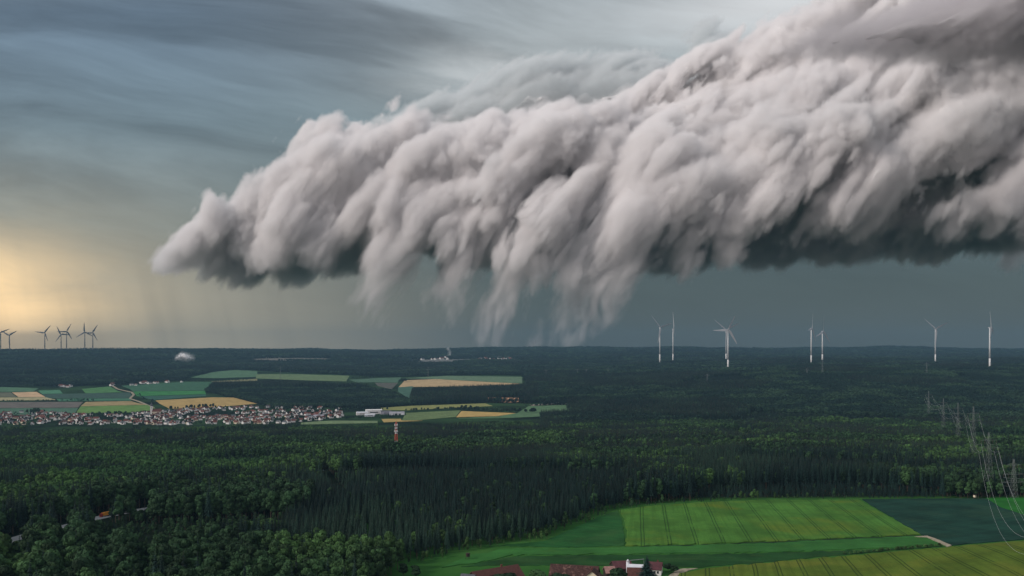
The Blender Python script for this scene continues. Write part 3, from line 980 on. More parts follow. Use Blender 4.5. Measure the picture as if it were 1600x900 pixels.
T = {'b': [], 's': [], 'l': []}       # near and middle woods: (x, y, z, scale, rot)
T2 = {'b': [], 's': [], 'l': []}      # distant woods
LEFT_LIGHT = [(-80, 716), (60, 704), (150, 700), (260, 705), (330, 716), (420, 730), (430, 748), (330, 760), (200, 775), (90, 790), (-80, 800)]
for y0, y1, sp, far in ((380, 800, 4.9, 0), (800, 1400, 5.4, 0), (1400, 2360, 6.8, 0), (2400, 4600, 10.5, 1), (4600, 7400, 19, 1), (7400, 12600, 36, 1)):
    X, Y, g = scatter(y0, y1, sp, int(y0))
    z = ground(X, Y)
    px, py = 800 + F * X / Y, YH - F * z / Y
    keep = np.ones(len(X), bool)
    top = YH - F * (z + 24) / Y
    keep &= top < 912
    val, val2 = stands(X, Y, 170 if y0 < 2300 else 380, 5)
    bn = noise2(X, Y, 210 if y0 < 2300 else 600, 77, 3)
    hf = np.where(val2 < 0.13, 0.36, 0.70 + 0.42 * val2)
    dens = np.ones(len(X))
    if not far:
        keep &= ~poly_inside(px, py, OPEN)
        rd = seg_dist(X, Y, ROAD)
        keep &= rd > 12
        near_side = (rd < 60) & (py > np.interp(px, [p[0] for p in ROAD_PX], [p[1] for p in ROAD_PX])) & (px < 255)
        spot = np.interp(px, [0, 14, 38, 44, 85, 94, 108, 114, 138, 143, 172, 178, 205, 212, 236, 242], [0, 1, 1, 0, 0, 1, 1, 0, 0, 1, 1, 0, 0, 1, 1, 0]) > .5
        keep &= ~(near_side & (rd < np.where(spot, 30, 17)))
        glimpse = np.interp(px, [0, 14, 38, 44, 85, 94, 108, 114, 138, 143, 172, 178, 205, 212, 236, 242], [.8, .17, .17, .8, .8, .17, .17, .8, .8, .15, .15, .8, .8, .17, .17, .8])
        hf = np.where(near_side, np.minimum(hf, glimpse + np.maximum(rd - 18, 0) / 55), hf)
        keep &= seg_dist(X, Y, GAP) > 7
        md = np.hypot(X - MAST[0], Y - MAST[1])
        keep &= md > 12
        hf = np.where((md < 60) & (Y < MAST[1]), hf * 0.45, hf)
        pb = np.where(val < 0.36, 0.9, np.where(val < 0.62, 0.30, 0.05))          # share of broadleaf
        pb = np.where(bn > 0.25, np.maximum(pb, 0.75), pb)
        hf = np.where((px < 262) & (np.interp(px, [0, 14, 38, 44, 85, 94, 108, 114, 138, 143, 172, 178, 205, 212, 236, 242], [0, 1, 1, 0, 0, 1, 1, 0, 0, 1, 1, 0, 0, 1, 1, 0]) > .5) & (py > np.interp(px, [p[0] for p in ROAD_PX], [p[1] for p in ROAD_PX])), hf * .72, hf)
        light = poly_inside(px, py, LEFT_LIGHT)
        pb = np.where(light & (bn > -0.3), 0.95, pb); hf = np.where(light, hf * 0.8, hf)
        low = (py > np.interp(px, [-100, 0, 100, 260, 420, 560, 700], [846, 846, 850, 862, 872, 880, 886])) & (px < 700)
        pb = np.where(low, 0.97, pb)
        corner = (px > 430) & (px < 980) & (py > 750) & ~low
        corner &= bn * 60 + (px - 430) > 40
        pb = np.where(corner, 0.07, pb); hf = np.where(corner, 0.62 + .14 * val2, hf)
        # a fringe of bushes and broadleaf trees along the meadow edge
        edge = seg_dist(X, Y, [land(*p) for p in OPEN[2:13]])
        fr = edge < 11
        pb = np.where(fr, 0.9, pb); hf = np.where(fr, 0.14 + 0.34 * g.rand(len(X)) ** 1.5, hf)
        keep &= ~(fr & (g.rand(len(X)) < 0.1))
    else:
        fl = np.interp(px, [p[0] for p in FARLINE], [p[1] for p in FARLINE])
        wood = (py < fl) | poly_inside(px, py, W1) | poly_inside(px, py, W2)
        for pp in MIDPX:
            wood &= ~poly_inside(px, py, pp)
        keep &= wood
        pb = np.where(val < 0.62, 0.93, 0.15)
        hf = hf * 1.08
        w1 = poly_inside(px, py, W1); back = w1 & (py < 609)
        pb = np.where(w1, np.where(back, .1, .96), pb); hf = np.where(back, 1.35, np.where(w1, .8, hf))
        w2 = poly_inside(px, py, W2); pb = np.where(w2, .15, pb); hf = np.where(w2, 1.1, hf)
        if y0 > 4000: hf = hf * (sp / 14.0) ** 0.35
    isb = g.rand(len(X)) < pb
    sb = {4.9: 1.75, 5.4: 1.65, 6.8: 1.4}.get(sp, 1.0)            # broadleaf crowns need more room
    keep &= ~(isb & (g.rand(len(X)) > 1 / sb))
    s = hf * np.where(isb, 0.80 + 0.36 * g.rand(len(X)), 0.84 + .22 * g.rand(len(X)))
    wd = np.where(isb, 0.86 if not far else 1.0, 1.0) * (0.9 + .25 * g.rand(len(X))) * (1.0 if not far else sp / 7.0 * np.where(isb, .9, 1.35))
    rot = g.rand(len(X)) * 6.283
    lt = (light & isb & (bn > -0.12)) if not far else np.zeros(len(X), bool)
    for key, sel in (('b', keep & isb & ~lt), ('s', keep & ~isb), ('l', keep & lt)):
        (T2 if far else T)[key].append(np.stack([X, Y, z, s, wd * s if not far else wd, rot, px], 1)[sel])
for D in (T, T2):
    for k in D: D[k] = np.concatenate(D[k])

# hedges, village trees, roadside trees
g = np.random.RandomState(3)


def px_trees(line, n, jit, smin, smax, out):
    for i in range(n):
        t = g.rand() * (len(line) - 1); k = min(int(t), len(line) - 2); t -= k
        x, y = land(line[k][0] + (line[k + 1][0] - line[k][0]) * t, line[k][1] + (line[k + 1][1] - line[k][1]) * t, 2300)
        x += g.normal() * jit; y += g.normal() * jit
        s = smin + (smax - smin) * g.rand()
        out.append((x, y, gz1(x, y), s, s * 1.15, g.rand() * 6.28, 0))


ex = []
for line, n, a, b in [([(-40, 627.3), (88, 626.6)], 60, .2, .42), ([(97, 626.6), (150, 626.2)], 34, .2, .5), ([(215, 616), (224, 624), (242, 630)], 16, .3, .6),
                      ([(165, 603), (205, 599), (240, 598), (300, 595), (340, 596), (390, 594)], 70, .35, .7), ([(632, 642.4), (700, 640), (722, 640.6)], 46, .3, .6),
                      ([(724, 641), (732, 641)], 4, .8, 1.1), ([(738, 642), (748, 642)], 6, .7, .9), ([(752, 643.5), (790, 644.5), (834, 645)], 60, .6, .95),
                      ([(828, 634.3), (886, 632.6)], 30, .25, .45), ([(545, 591.5), (590, 590.5)], 26, .4, .7), ([(625, 597.5), (636, 596)], 10, .7, 1.1),
                      ([(536, 655), (600, 653), (630, 650)], 40, .3, .6), ([(536, 642), (560, 640), (600, 641)], 40, .4, .7), ([(420, 641), (530, 640)], 50, .4, .7),
                      ([(260, 640.5), (330, 637)], 30, .5, .95), ([(45, 647), (60, 646)], 8, .7, 1.2), ([(130, 648), (236, 645.5)], 46, .3, .6), ([(-30, 604), (60, 604), (100, 606)], 40, .3, .5)]:
    px_trees(line, n, 9, a, b, ex)
vt = 0
while vt < 950:
    a, b = -60 + g.rand() * 600, 634 + g.rand() * 33
    if not poly_inside(np.array([a]), np.array([b]), VILLAGE)[0]:
        continue
    x, y = land(a, b, 2300); s = .25 + .4 * g.rand() ** 1.5
    ex.append((x, y, gz1(x, y), s, s * 1.1, g.rand() * 6.28, 0)); vt += 1
T2['b'] = np.concatenate([T2['b'], np.array(ex)])


def forest(name, label, cat, pts, sources, wide):
    me = bpy.data.meshes.new(name)
    n = len(pts); me.vertices.add(n)
    me.vertices.foreach_set('co', pts[:, :3].astype(np.float32).ravel())
    a = me.attributes.new('sc', 'FLOAT_VECTOR', 'POINT'); a.data.foreach_set('vector', np.stack([pts[:, 4], pts[:, 4], pts[:, 3]], 1).astype(np.float32).ravel())
    a = me.attributes.new('rt', 'FLOAT_VECTOR', 'POINT'); a.data.foreach_set('vector', np.stack([0 * pts[:, 5], 0 * pts[:, 5], pts[:, 5]], 1).astype(np.float32).ravel())
    kd = np.random.RandomState(n).randint(0, len(sources), n)
    a = me.attributes.new('kd', 'INT', 'POINT'); a.data.foreach_set('value', kd.astype(np.int32))
    o = bpy.data.objects.new(name, me); C.objects.link(o)
    ng = bpy.data.node_groups.new(name, 'GeometryNodeTree')
    ng.interface.new_socket('Geometry', in_out='INPUT', socket_type='NodeSocketGeometry')
    ng.interface.new_socket('Geometry', in_out='OUTPUT', socket_type='NodeSocketGeometry')
    N, L = ng.nodes, ng.links
    gi, go = N.new('NodeGroupInput'), N.new('NodeGroupOutput')

    def attr(nm, ty):
        q = N.new('GeometryNodeInputNamedAttribute'); q.data_type = ty; q.inputs[0].default_value = nm
        return q.outputs[0]
    sc_, rt_, kd_ = attr('sc', 'FLOAT_VECTOR'), attr('rt', 'FLOAT_VECTOR'), attr('kd', 'INT')
    jn = N.new('GeometryNodeJoinGeometry')
    for i, src in enumerate(sources):
        oi = N.new('GeometryNodeObjectInfo'); oi.inputs[0].default_value = src; oi.inputs['As Instance'].default_value = True
        cp = N.new('FunctionNodeCompare'); cp.data_type = 'INT'; cp.operation = 'EQUAL'
        L.new(kd_, cp.inputs[2]); cp.inputs[3].default_value = i
        ip = N.new('GeometryNodeInstanceOnPoints')
        L.new(gi.outputs[0], ip.inputs['Points']); L.new(cp.outputs[0], ip.inputs['Selection'])
        L.new(oi.outputs['Geometry'], ip.inputs['Instance']); L.new(sc_, ip.inputs['Scale']); L.new(rt_, ip.inputs['Rotation'])
        L.new(ip.outputs[0], jn.inputs[0])
    L.new(jn.outputs[0], go.inputs[0])
    md = o.modifiers.new('trees', 'NODES'); md.node_group = ng
    tag(o, label, cat, kind='stuff')
    return o


def single(name, label, cat, group, row, crown, trunk):
    r = bpy.data.objects.new(name, None); C.objects.link(r)
    x, y, z, s, wd, rot = row[:6]
    r.location = (x, y, z); r.scale = (wd, wd, s); r.rotation_euler = (0, 0, rot)
    r.empty_display_size = 1
    for nm, me in (('crown', crown), ('trunk', trunk)):
        o = bpy.data.objects.new(nm, me); C.objects.link(o); o.parent = r
    tag(r, label, cat, group)
    return r


if 'trees' not in SKIP:
    for key, crowns, trunks, nm, lab, cat, grp in (
            ('b', BCROWN, BTRUNK, 'broadleaf_tree', 'round dark green broadleaf tree in the dense wood before the meadow', 'tree', 'broadleaf trees of the near wood'),
            ('s', SCROWN, STRUNK, 'spruce_tree', 'narrow dark spruce tree in the dense forest beside the meadow', 'spruce', 'spruces of the near forest')):
        A = T[key]
        htop = A[:, 2] + A[:, 3] * (20 if key == 'b' else 26)
        rowt = YH - F * htop / A[:, 1]
        vis = (A[:, 6] > 0) & (A[:, 6] < 1600) & (rowt < 893)
        sizepx = np.where(vis, A[:, 3] * (20 if key == 'b' else 26) / A[:, 1], 0)
        order = np.argsort(-sizepx)[:300]
        for i, k in enumerate(order):
            single(nm, lab, cat, grp, A[k], crowns[i % len(crowns)], trunks[i % len(trunks)])
        rest = np.ones(len(A), bool); rest[order] = False
        A = A[rest]
        nearer = A[:, 1] < 1250
        if key == 'b':
            forest('broadleaf_forest', 'mass of green broadleaf trees covering the near slopes', 'forest', A[nearer], P_B, 5)
            forest('broadleaf_woods', 'mass of broadleaf trees up to the crest before the village', 'forest', A[~nearer], P_BM, 5)
        else:
            forest('spruce_forest', 'mass of dark spruces covering the near slopes', 'forest', A[nearer], P_S, 3)
            forest('spruce_woods', 'mass of dark spruces up to the crest before the village', 'forest', A[~nearer], P_SM, 3)
        print(nm, len(A))
    forest('beech_forest', 'lighter green young broadleaf stand on the left slope above the road', 'forest', T['l'], P_L, 5)
    forest('distant_broadleaf_woods', 'far broadleaf woods and hedges around the fields and on the hills', 'forest', T2['b'], P_BF, 5)
    forest('distant_spruce_woods', 'far dark spruce woods on the hills', 'forest', T2['s'], P_SM, 3)
    print('far', len(T2['b']), len(T2['s']))


# ------------------------------------------------------------------ buildings and other structures
class MB:
    def __init__(self):
        self.v, self.f, self.mi = [], [], []

    def add(self, vs, fs, mi=0):
        o = len(self.v); self.v += [tuple(a) for a in vs]
        self.f += [tuple(o + i for i in f) for f in fs]; self.mi += [mi] * len(fs)

    def box(self, c, s, rz=0.0, mi=0):
        cx, cy, cz = c; a, b, h = s[0] / 2, s[1] / 2, s[2] / 2
        co, si = math.cos(rz), math.sin(rz)
        vs = []
        for x in (-a, a):
            for y in (-b, b):
                for z in (-h, h):
                    vs.append((cx + x * co - y * si, cy + x * si + y * co, cz + z))
        self.add(vs, [(0, 1, 3, 2), (4, 6, 7, 5), (0, 4, 5, 1), (2, 3, 7, 6), (0, 2, 6, 4), (1, 5, 7, 3)], mi)

    def bar(self, a, b, r, r2=None, n=4, mi=0):
        a, b = Vector(a), Vector(b); d = (b - a).normalized()
        x = d.orthogonal().normalized(); y = d.cross(x); r2 = r if r2 is None else r2
        vs = []
        for p, q in ((a, r), (b, r2)):
            for i in range(n):
                t = 2 * math.pi * (i + .5) / n
                vs.append(p + x * math.cos(t) * q + y * math.sin(t) * q)
        fs = [(i, (i + 1) % n, n + (i + 1) % n, n + i) for i in range(n)] + [tuple(range(n))[::-1], tuple(range(n, 2 * n))]
        self.add(vs, fs, mi)

    def lathe(self, prof, n=16, mi=0):
        vs = [(r * math.cos(2 * math.pi * i / n), r * math.sin(2 * math.pi * i / n), z) for r, z in prof for i in range(n)]
        fs = [(k * n + i, k * n + (i + 1) % n, (k + 1) * n + (i + 1) % n, (k + 1) * n + i) for k in range(len(prof) - 1) for i in range(n)]
        fs += [tuple(range(n))[::-1], tuple(range((len(prof) - 1) * n, len(prof) * n))]
        self.add(vs, fs, mi)

    def build(self, name, mat, parent=None, smooth=False):
        o = mesh_obj(name, self.v, self.f, mat, parent, smooth)
        if isinstance(mat, (list, tuple)):
            o.data.polygons.foreach_set('material_index', self.mi)
        bm = bmesh.new(); bm.from_mesh(o.data); bmesh.ops.recalc_face_normals(bm, faces=bm.faces[:]); bm.to_mesh(o.data); bm.free()
        return o


def empty(name, loc, rz=0.0, label=None, cat=None, group=None):
    o = bpy.data.objects.new(name, None); C.objects.link(o)
    o.location = loc; o.rotation_euler = (0, 0, rz); o.empty_display_size = 1
    tag(o, label, cat, group)
    return o


def children_of(o):
    return KIDS.get(o.name, [])


KIDS = {}


def copy_tree(o, loc, rz, scale=1.0, label=None, group=None):
    c = o.copy(); C.objects.link(c); c.location = loc; c.rotation_euler = (0, 0, rz); c.scale = (scale,) * 3
    if label: c['label'] = label
    if group: c['group'] = group
    for ch in list(o.children):
        d = ch.copy(); C.objects.link(d); d.parent = c
        for gc in list(ch.children):
            e = gc.copy(); C.objects.link(e); e.parent = d
    return c


M_white = pm('white_render', (.70, .69, .67), .8, .08, .5)
M_cream = pm('cream_render', (.66, .58, .44), .8, .1, .5)
M_red = pm('red_tiles', (.125, .048, .038), .8, .35, .8)
M_brown = pm('brown_tiles', (.10, .065, .055), .8, .3, .8)
M_slate = pm('slate', (.085, .09, .10), .7, .25, .8)
M_dark = pm('dark_timber', (.045, .035, .030), .9, .3, .8)
M_glass = pm('window_glass', (.03, .035, .04), .15, .2, 1, .5)
M_hall = pm('pale_sheet', (.60, .62, .66), .6, .12, .15)
M_grey = pm('grey_sheet', (.36, .35, .40), .6, .2, .15)
M_steel = pm('galvanised_steel', (.50, .53, .53), .55, .15, 1.0, .4)
M_lattice = pm('weathered_steel', (.16, .18, .18), .6, .2, 1.0, .3)
M_wire = pm('aluminium_cable', (.46, .48, .48), .5, .1, 1.0, .3)
M_tower = pm('turbine_paint', (.70, .71, .70), .5, .06, .05, .4)
M_blade = pm('blade_paint', (.38, .39, .40), .5, .06, .05, .4)
M_shaded = pm('dark_turbine_paint', (.10, .10, .11), .7, .06, .05, .2)  # cloud shade on the left hill's turbines, put into their colour
M_ring = pm('ring_paint', (.12, .12, .13), .6, .1, .5)
M_maskred = pm('red_paint', (.42, .07, .045), .6, .2, .6, .3)


def prism(L, W, z0, z1, over=0.0, th=0.0):
    """Gable body: length L along x, width W, from z0 to the eaves and up to z1."""
    pass


def gable_parts(root, L, W, hw, hr, wall, roof, over=.5, th=.35, chimney=True, windows=0, door=False):
    b = MB()
    l, w = L / 2, W / 2
    b.add([(-l, -w, -2), (l, -w, -2), (l, w, -2), (-l, w, -2), (-l, -w, hw), (l, -w, hw), (l, w, hw), (-l, w, hw), (-l, 0, hr), (l, 0, hr)],
          [(0, 1, 5, 4), (2, 3, 7, 6), (1, 2, 6, 9, 5), (3, 0, 4, 8, 7), (4, 5, 9, 8), (6, 7, 8, 9), (0, 3, 2, 1)])
    wl = b.build('wall', wall, root)
    r = MB()
    sl = (hr - hw) / w; e = over; lo = l + over
    for s in (-1, 1):
        y1 = s * (w + e); zl = hw - sl * e + .06; zt = hr + .06
        r.add([(-lo, 0, zt), (lo, 0, zt), (lo, y1, zl), (-lo, y1, zl), (-lo, 0, zt + th), (lo, 0, zt + th), (lo, y1, zl + th), (-lo, y1, zl + th)],
              [(0, 1, 2, 3), (4, 7, 6, 5), (0, 4, 5, 1), (1, 5, 6, 2), (2, 6, 7, 3), (3, 7, 4, 0)])
    rf = r.build('roof', roof, root)
    if chimney:
        c = MB(); c.box((l * .35, w * .18, hr + .1), (.9, .9, 2.2)); c.build('chimney', M_red, rf)
    for i in range(windows):
        x = -l + L * (i + 1) / (windows + 1)
        for s in (-1, 1):
            m = MB(); m.box((x, s * (w + .01), hw * .55), (1.2, .12, 1.4)); m.build('window', M_glass, root)
    if door:
        m = MB(); m.box((l * .1, -(w + .02), 1.9), (3.4, .14, 3.8)); m.build('door', M_dark, root)
    return wl, rf


if 'town' not in SKIP:
    # --- the village: every house its own thing
    HP = []
    spec = [(12, 9.5, 5.2, 9.5, M_white, M_red, 'white gabled house with red roof'), (11, 9, 5.6, 10, M_white, M_brown, 'white gabled house with brown roof'),
            (14, 10, 5.5, 9.8, M_white, M_slate, 'white gabled house with slate grey roof'), (13, 9, 4.8, 9.2, M_cream, M_red, 'cream gabled house with red roof'),
            (17, 10, 5, 9.5, M_white, M_red, 'long white farmhouse with red roof')]
    used = set()
    gv = np.random.RandomState(8)
    pts = []
    tries = 0
    while len(pts) < 470 and tries < 30000:
        tries += 1
        a, b = -40 + 576 * gv.rand(), 636 + 28 * gv.rand()
        if not poly_inside(np.array([a]), np.array([b]), VILLAGE)[0]:
            continue
        x, y = land(a, b, 2300)
        if any((x - q[0]) ** 2 + (y - q[1]) ** 2 < 14.5 ** 2 for q in pts):
            continue
        if noise2([x], [y], 160, 12, 2)[0] < -0.42:
            continue
        pts.append((x, y))
    # the 240 that show largest are things; the rest of the packed roofs are one mass
    pts.sort(key=lambda p: p[1])
    near_pts, rest_pts = pts[:240], pts[240:]
    mass = MB()
    for (x, y) in rest_pts:
        z = gz1(x, y); rz = gv.choice([0.35, 0.35 + math.pi / 2, 1.1, -0.5]) + gv.normal() * .15
        l, w_, hw, hr = 5.5 + gv.rand() * 3, 4.4, 5.2, 9.2
        co, si = math.cos(rz), math.sin(rz)

        def W(a, b, c): return (x + a * co - b * si, y + a * si + b * co, z + c)
        mass.add([W(-l, -w_, -2), W(l, -w_, -2), W(l, w_, -2), W(-l, w_, -2), W(-l, -w_, hw), W(l, -w_, hw), W(l, w_, hw), W(-l, w_, hw), W(-l, 0, hr), W(l, 0, hr)],
                 [(0, 1, 5, 4), (2, 3, 7, 6), (1, 2, 6, 9, 5), (3, 0, 4, 8, 7)], 0)
        k = int(gv.choice([1, 1, 2, 3])); e = .45
        mass.add([W(-l - e, -w_ - e, hw - .3), W(l + e, -w_ - e, hw - .3), W(l + e, 0, hr + .25), W(-l - e, 0, hr + .25), W(-l - e, w_ + e, hw - .3), W(l + e, w_ + e, hw - .3)],
                 [(0, 1, 2, 3), (3, 2, 5, 4)], k)
    tag(mass.build('packed_houses', [M_white, M_red, M_brown, M_slate]), 'further small white houses packed between the others of the village', 'houses', kind='stuff')
    for (x, y) in near_pts:
        k = int(gv.choice(5, p=[.34, .22, .14, .14, .16]))
        z = gz1(x, y); rz = gv.choice([0.35, 0.35 + math.pi / 2, 1.1, -0.5]) + gv.normal() * .15; s = .88 + .28 * gv.rand()
        lab = 'small ' + spec[k][6] + ' in the valley village'
        if k not in used:
            r = empty('village_house', (x, y, z), rz, lab, 'house', 'houses of the village: ' + spec[k][6])
            r.scale = (s, s, s)
            gable_parts(r, *spec[k][:6], over=.4, th=.3, windows=0)
            used.add(k); HP.append((k, r)); bpy.context.view_layer.update()
        else:
            copy_tree(dict(HP)[k], (x, y, z), rz, s)
    src = dict(HP)

    def colony(n, boxes, label, group, smin, smax, seed, ymin):
        g_ = np.random.RandomState(seed)
        for i in range(n):
            bx = boxes[g_.randint(len(boxes))]
            x, y = land(bx[0] + (bx[2] - bx[0]) * g_.rand(), bx[1] + (bx[3] - bx[1]) * g_.rand(), ymin)
            k = int(g_.choice([0, 1, 2, 4])); s = smin + (smax - smin) * g_.rand()
            copy_tree(src[k], (x, y, gz1(x, y)), g_.rand() * 3.14, s, label, group)
    colony(7, [(92, 603, 126, 606)], 'white house of the hamlet at the foot of the wooded hill', 'houses of the western hamlet', 1, 1.5, 1, 3000)
    colony(15, [(165, 601, 215, 603), (232, 595.5, 300, 598), (218, 598, 250, 600)], 'white house between trees in the hamlet above the green field', 'houses of the upper hamlet', 1, 1.4, 2, 3000)
    colony(10, [(416, 558, 448, 559.6), (470, 557, 530, 560)], 'tiny white house on the far slope below the last ridge', 'houses of the far village', 1.5, 2.6, 3, 6500)
    colony(22, [(648, 561, 700, 563), (690, 559, 790, 564), (760, 561, 800, 565)], 'tiny white house of the distant town below the ridge', 'houses of the distant town', 1.4, 2.6, 4, 6500)
    # --- church
    x, y = land(245, 647, 2300); z = gz1(x, y)
    ch = empty('church', (x, y, z), 0.25, 'village church with white tower, dark cap and red roofed nave', 'church')
    gable_parts(ch, 30, 13, 10, 19, M_cream, M_red, chimney=False)
    t_ = MB(); t_.box((-17.5, 0, 14), (8, 8, 30)); tw = t_.build('tower', M_white, ch)
    t_ = MB(); t_.lathe([(4.6, 29.05), (4.8, 30), (5.2, 32.5), (4.2, 35), (2.0, 37), (1.6, 38.5), (.3, 43)], 12)
    o = t_.build('spire', M_slate, tw, True); o.location = (-17.5, 0, 0)
    for s in (-1, 1):
        t_ = MB(); t_.box((-17.5, s * 4.03, 23), (1.6, .12, 3.4)); t_.build('belfry_opening', M_dark, tw)
    # --- industrial halls beside the village
    for i, (px, py, L, W, H, rz, wm, rm, lab) in enumerate([
            (566, 648, 40, 24, 8, .25, M_white, M_hall, 'low white hall at the left end of the works beside the village'),
            (584, 646.5, 56, 26, 13, .25, M_white, M_white, 'largest white hall in the middle of the works'),
            (578, 650.5, 34, 16, 6, .25, M_hall, M_hall, 'small pale shed before the largest white hall'),
            (603, 647, 36, 22, 10, .25, M_grey, M_slate, 'grey hall with dark roof right of the white hall'),
            (620, 648, 52, 20, 8, .12, M_hall, M_grey, 'long pale violet hall at the right end of the works'),
            (498, 653, 34, 15, 8, .2, M_hall, M_grey, 'pale flat hall among the last village houses'),
            (483, 654, 26, 14, 8, .2, M_hall, M_slate, 'blue grey hall beside the village houses'),
            (874, 632, 32, 12, 6, .05, M_white, M_hall, 'white barn on the edge of the field before the forest')]):
        x, y = land(px, py, 2300)
        r = empty('industrial_hall', (x, y, gz1(x, y)), rz, lab, 'hall')
        gable_parts(r, L, W, H, H + 2.6, wm, rm, .3, .3, False)
        m = MB(); m.box((0, -(W / 2 + .03), H * .45), (L * .5, .14, H * .25)); m.build('window_band', M_glass, r)

# ------------------------------------------------------------------ wind turbines


def turbine(px, row, Y, a0, yaw, R, label, group, shade_mat=None):
    x = (px - 800) / F * Y
    if Y < 7500:
        R = R * Y / 4300
    zh = (YH - row) / F * Y
    zg = gz1(x, Y)
    H = zh - zg
    r = empty('wind_turbine', (x, Y, zg), 0, label, 'wind turbine', group)
    b = MB(); k = .16
    b.lathe([(4.6, -3), (4.3, H * .27)], 20); b.build('tower_base', shade_mat or M_white, r, True)
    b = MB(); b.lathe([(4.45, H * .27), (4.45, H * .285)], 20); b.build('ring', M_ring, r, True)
    b = MB(); b.lathe([(4.2, H * .286), (3.4, H * .65), (2.5, H - 2.2)], 20); b.build('tower', shade_mat or M_tower, r, True)
    ax = Vector((math.sin(yaw), -math.cos(yaw), .05)).normalized()
    rt = Vector((math.cos(yaw), math.sin(yaw), 0)); up = rt.cross(ax) * -1
    if up.z < 0: up = -up
    hub = Vector((0, 0, H)) + ax * 6.5
    b = MB()
    pr = [(-8, 1.6), (-6.5, 2.7), (0, 3.1), (3.5, 2.6)]
    for (p, q), (p2, q2) in zip(pr, pr[1:]):
        b.bar(Vector((0, 0, H)) + ax * p, Vector((0, 0, H)) + ax * p2, q, q2, 10)
    na = b.build('nacelle', shade_mat or M_blade, r)
    b = MB(); b.bar(hub - ax * 2.6, hub + ax * .4, 2.2, 2.0, 12); b.bar(hub + ax * .4, hub + ax * 2.4, 2.0, .3, 12)
    b.build('hub', M_blade, r)
    for i in range(3):
        a = R_(a0 + 120 * i)
        d = rt * math.cos(a) + up * math.sin(a)
        tn = rt * -math.sin(a) + up * math.cos(a)
        st = [(1.5, 1.3, 1.2), (.06 * R, 1.6, 1.4), (.18 * R, 2.9, .8), (.35 * R, 2.4, .55), (.6 * R, 1.75, .4), (.85 * R, 1.15, .25), (R, .35, .1)]
        vs, fs = [], []
        for (p, c, t) in [(p_, c_ * 2.5, t_ * 1.6) for p_, c_, t_ in st]:
            o = hub + d * p
            cr = (tn * .94 + ax * .34) * c; th = (ax * .94 - tn * .34) * t
            vs += [o - cr * .7, o + th, o + cr * 1.3, o - th]
        for k_ in range(len(st) - 1):
            for j in range(4):
                fs.append((k_ * 4 + j, k_ * 4 + (j + 1) % 4, k_ * 4 + 4 + (j + 1) % 4, k_ * 4 + 4 + j))
        fs += [(3, 2, 1, 0), tuple(range(len(st) * 4 - 4, len(st) * 4))]
        b = MB(); b.add(vs, fs); b.build('blade', shade_mat or M_blade, r)
    return r


if 'turbines' not in SKIP:
    def behind(px, row_):          # the first slope whose tree tops reach this row
        for Y in range(3500, 7000, 20):
            if YH - F * (gz1((px - 800) / F * Y, Y) + 15) / Y <= row_:
                return Y
        return 5000
    gl_, gr_ = 'turbines on the hill under the yellow sky', 'turbines in the forest under the shelf cloud'
    for a in [(1.0, 520, 8000, 25, 0.3, 82, 'wind turbine cut by the left edge of the picture', gl_), (15, 524, 7900, 30, 0.0, 80, 'wind turbine with rotor like a Y, second from the left edge', gl_),
              (70, 520, 8000, 52, 0.1, 84, 'lone wind turbine between the Y rotor and the close pair', gl_), (95.5, 522.5, 8000, 116, 0.15, 82, 'nearer turbine of the close pair, rotor overlapping its neighbour', gl_),
              (104, 518, 8300, 61, 0.75, 84, 'turbine of the close pair with its rotor turned aside', gl_), (132.5, 519, 8000, 93, 0.1, 86, 'turbine with one blade straight up, beside the rightmost hill turbine', gl_),
              (145, 520, 8100, 60, 0.2, 84, 'last turbine on the hill towards the shelf cloud', gl_),
              (1031, 511.5, behind(1031, 566), 15, 0.6, 80, 'turbine with slanting rotor, left of the thin edge on turbine', gr_), (1051.5, 514, behind(1051, 564), 88, 1.48, 82, 'thin turbine seen edge on with its rotor like a line', gr_),
              (1137.5, 515.5, behind(1137, 575), 62, 0.25, 82, 'largest wind turbine with thick white tower and wide rotor', gr_), (1134.5, 515.5, behind(1134, 563), 24, 0.35, 84, 'turbine hidden behind the largest one, only its blades showing', gr_),
              (1267.5, 513, behind(1267, 567), 68, 1.0, 82, 'taller turbine of the middle pair with a narrow rotor', gr_), (1285, 518, behind(1285, 563), 79, 0.75, 80, 'lower turbine of the middle pair with one drooping blade', gr_),
              (1461.5, 514, behind(1461, 565), 24, 0.3, 84, 'turbine with V shaped upper blades, alone before the right end', gr_), (1546.5, 512, behind(1546, 573), 100, 0.95, 82, 'tall turbine nearest the right edge with edge on rotor', gr_)]:
        turbine(*a, shade_mat=M_shaded if a[7] is gl_ else None)


# ------------------------------------------------------------------ lattice structures
def lattice(b, secs, r, brace=True, rb=None):
    """secs: list of (z, half width)."""
    rb = rb or r * .6
    for (z0, w0), (z1, w1) in zip(secs, secs[1:]):
        c0 = [(-w0, -w0, z0), (w0, -w0, z0), (w0, w0, z0), (-w0, w0, z0)]
        c1 = [(-w1, -w1, z1), (w1, -w1, z1), (w1, w1, z1), (-w1, w1, z1)]
        for i in range(4):
            j = (i + 1) % 4
            b.bar(c0[i], c1[i], r)
            if brace:
                b.bar(c0[i], c1[j], rb); b.bar(c0[j], c1[i], rb)
            b.bar(c1[i], c1[j], rb)


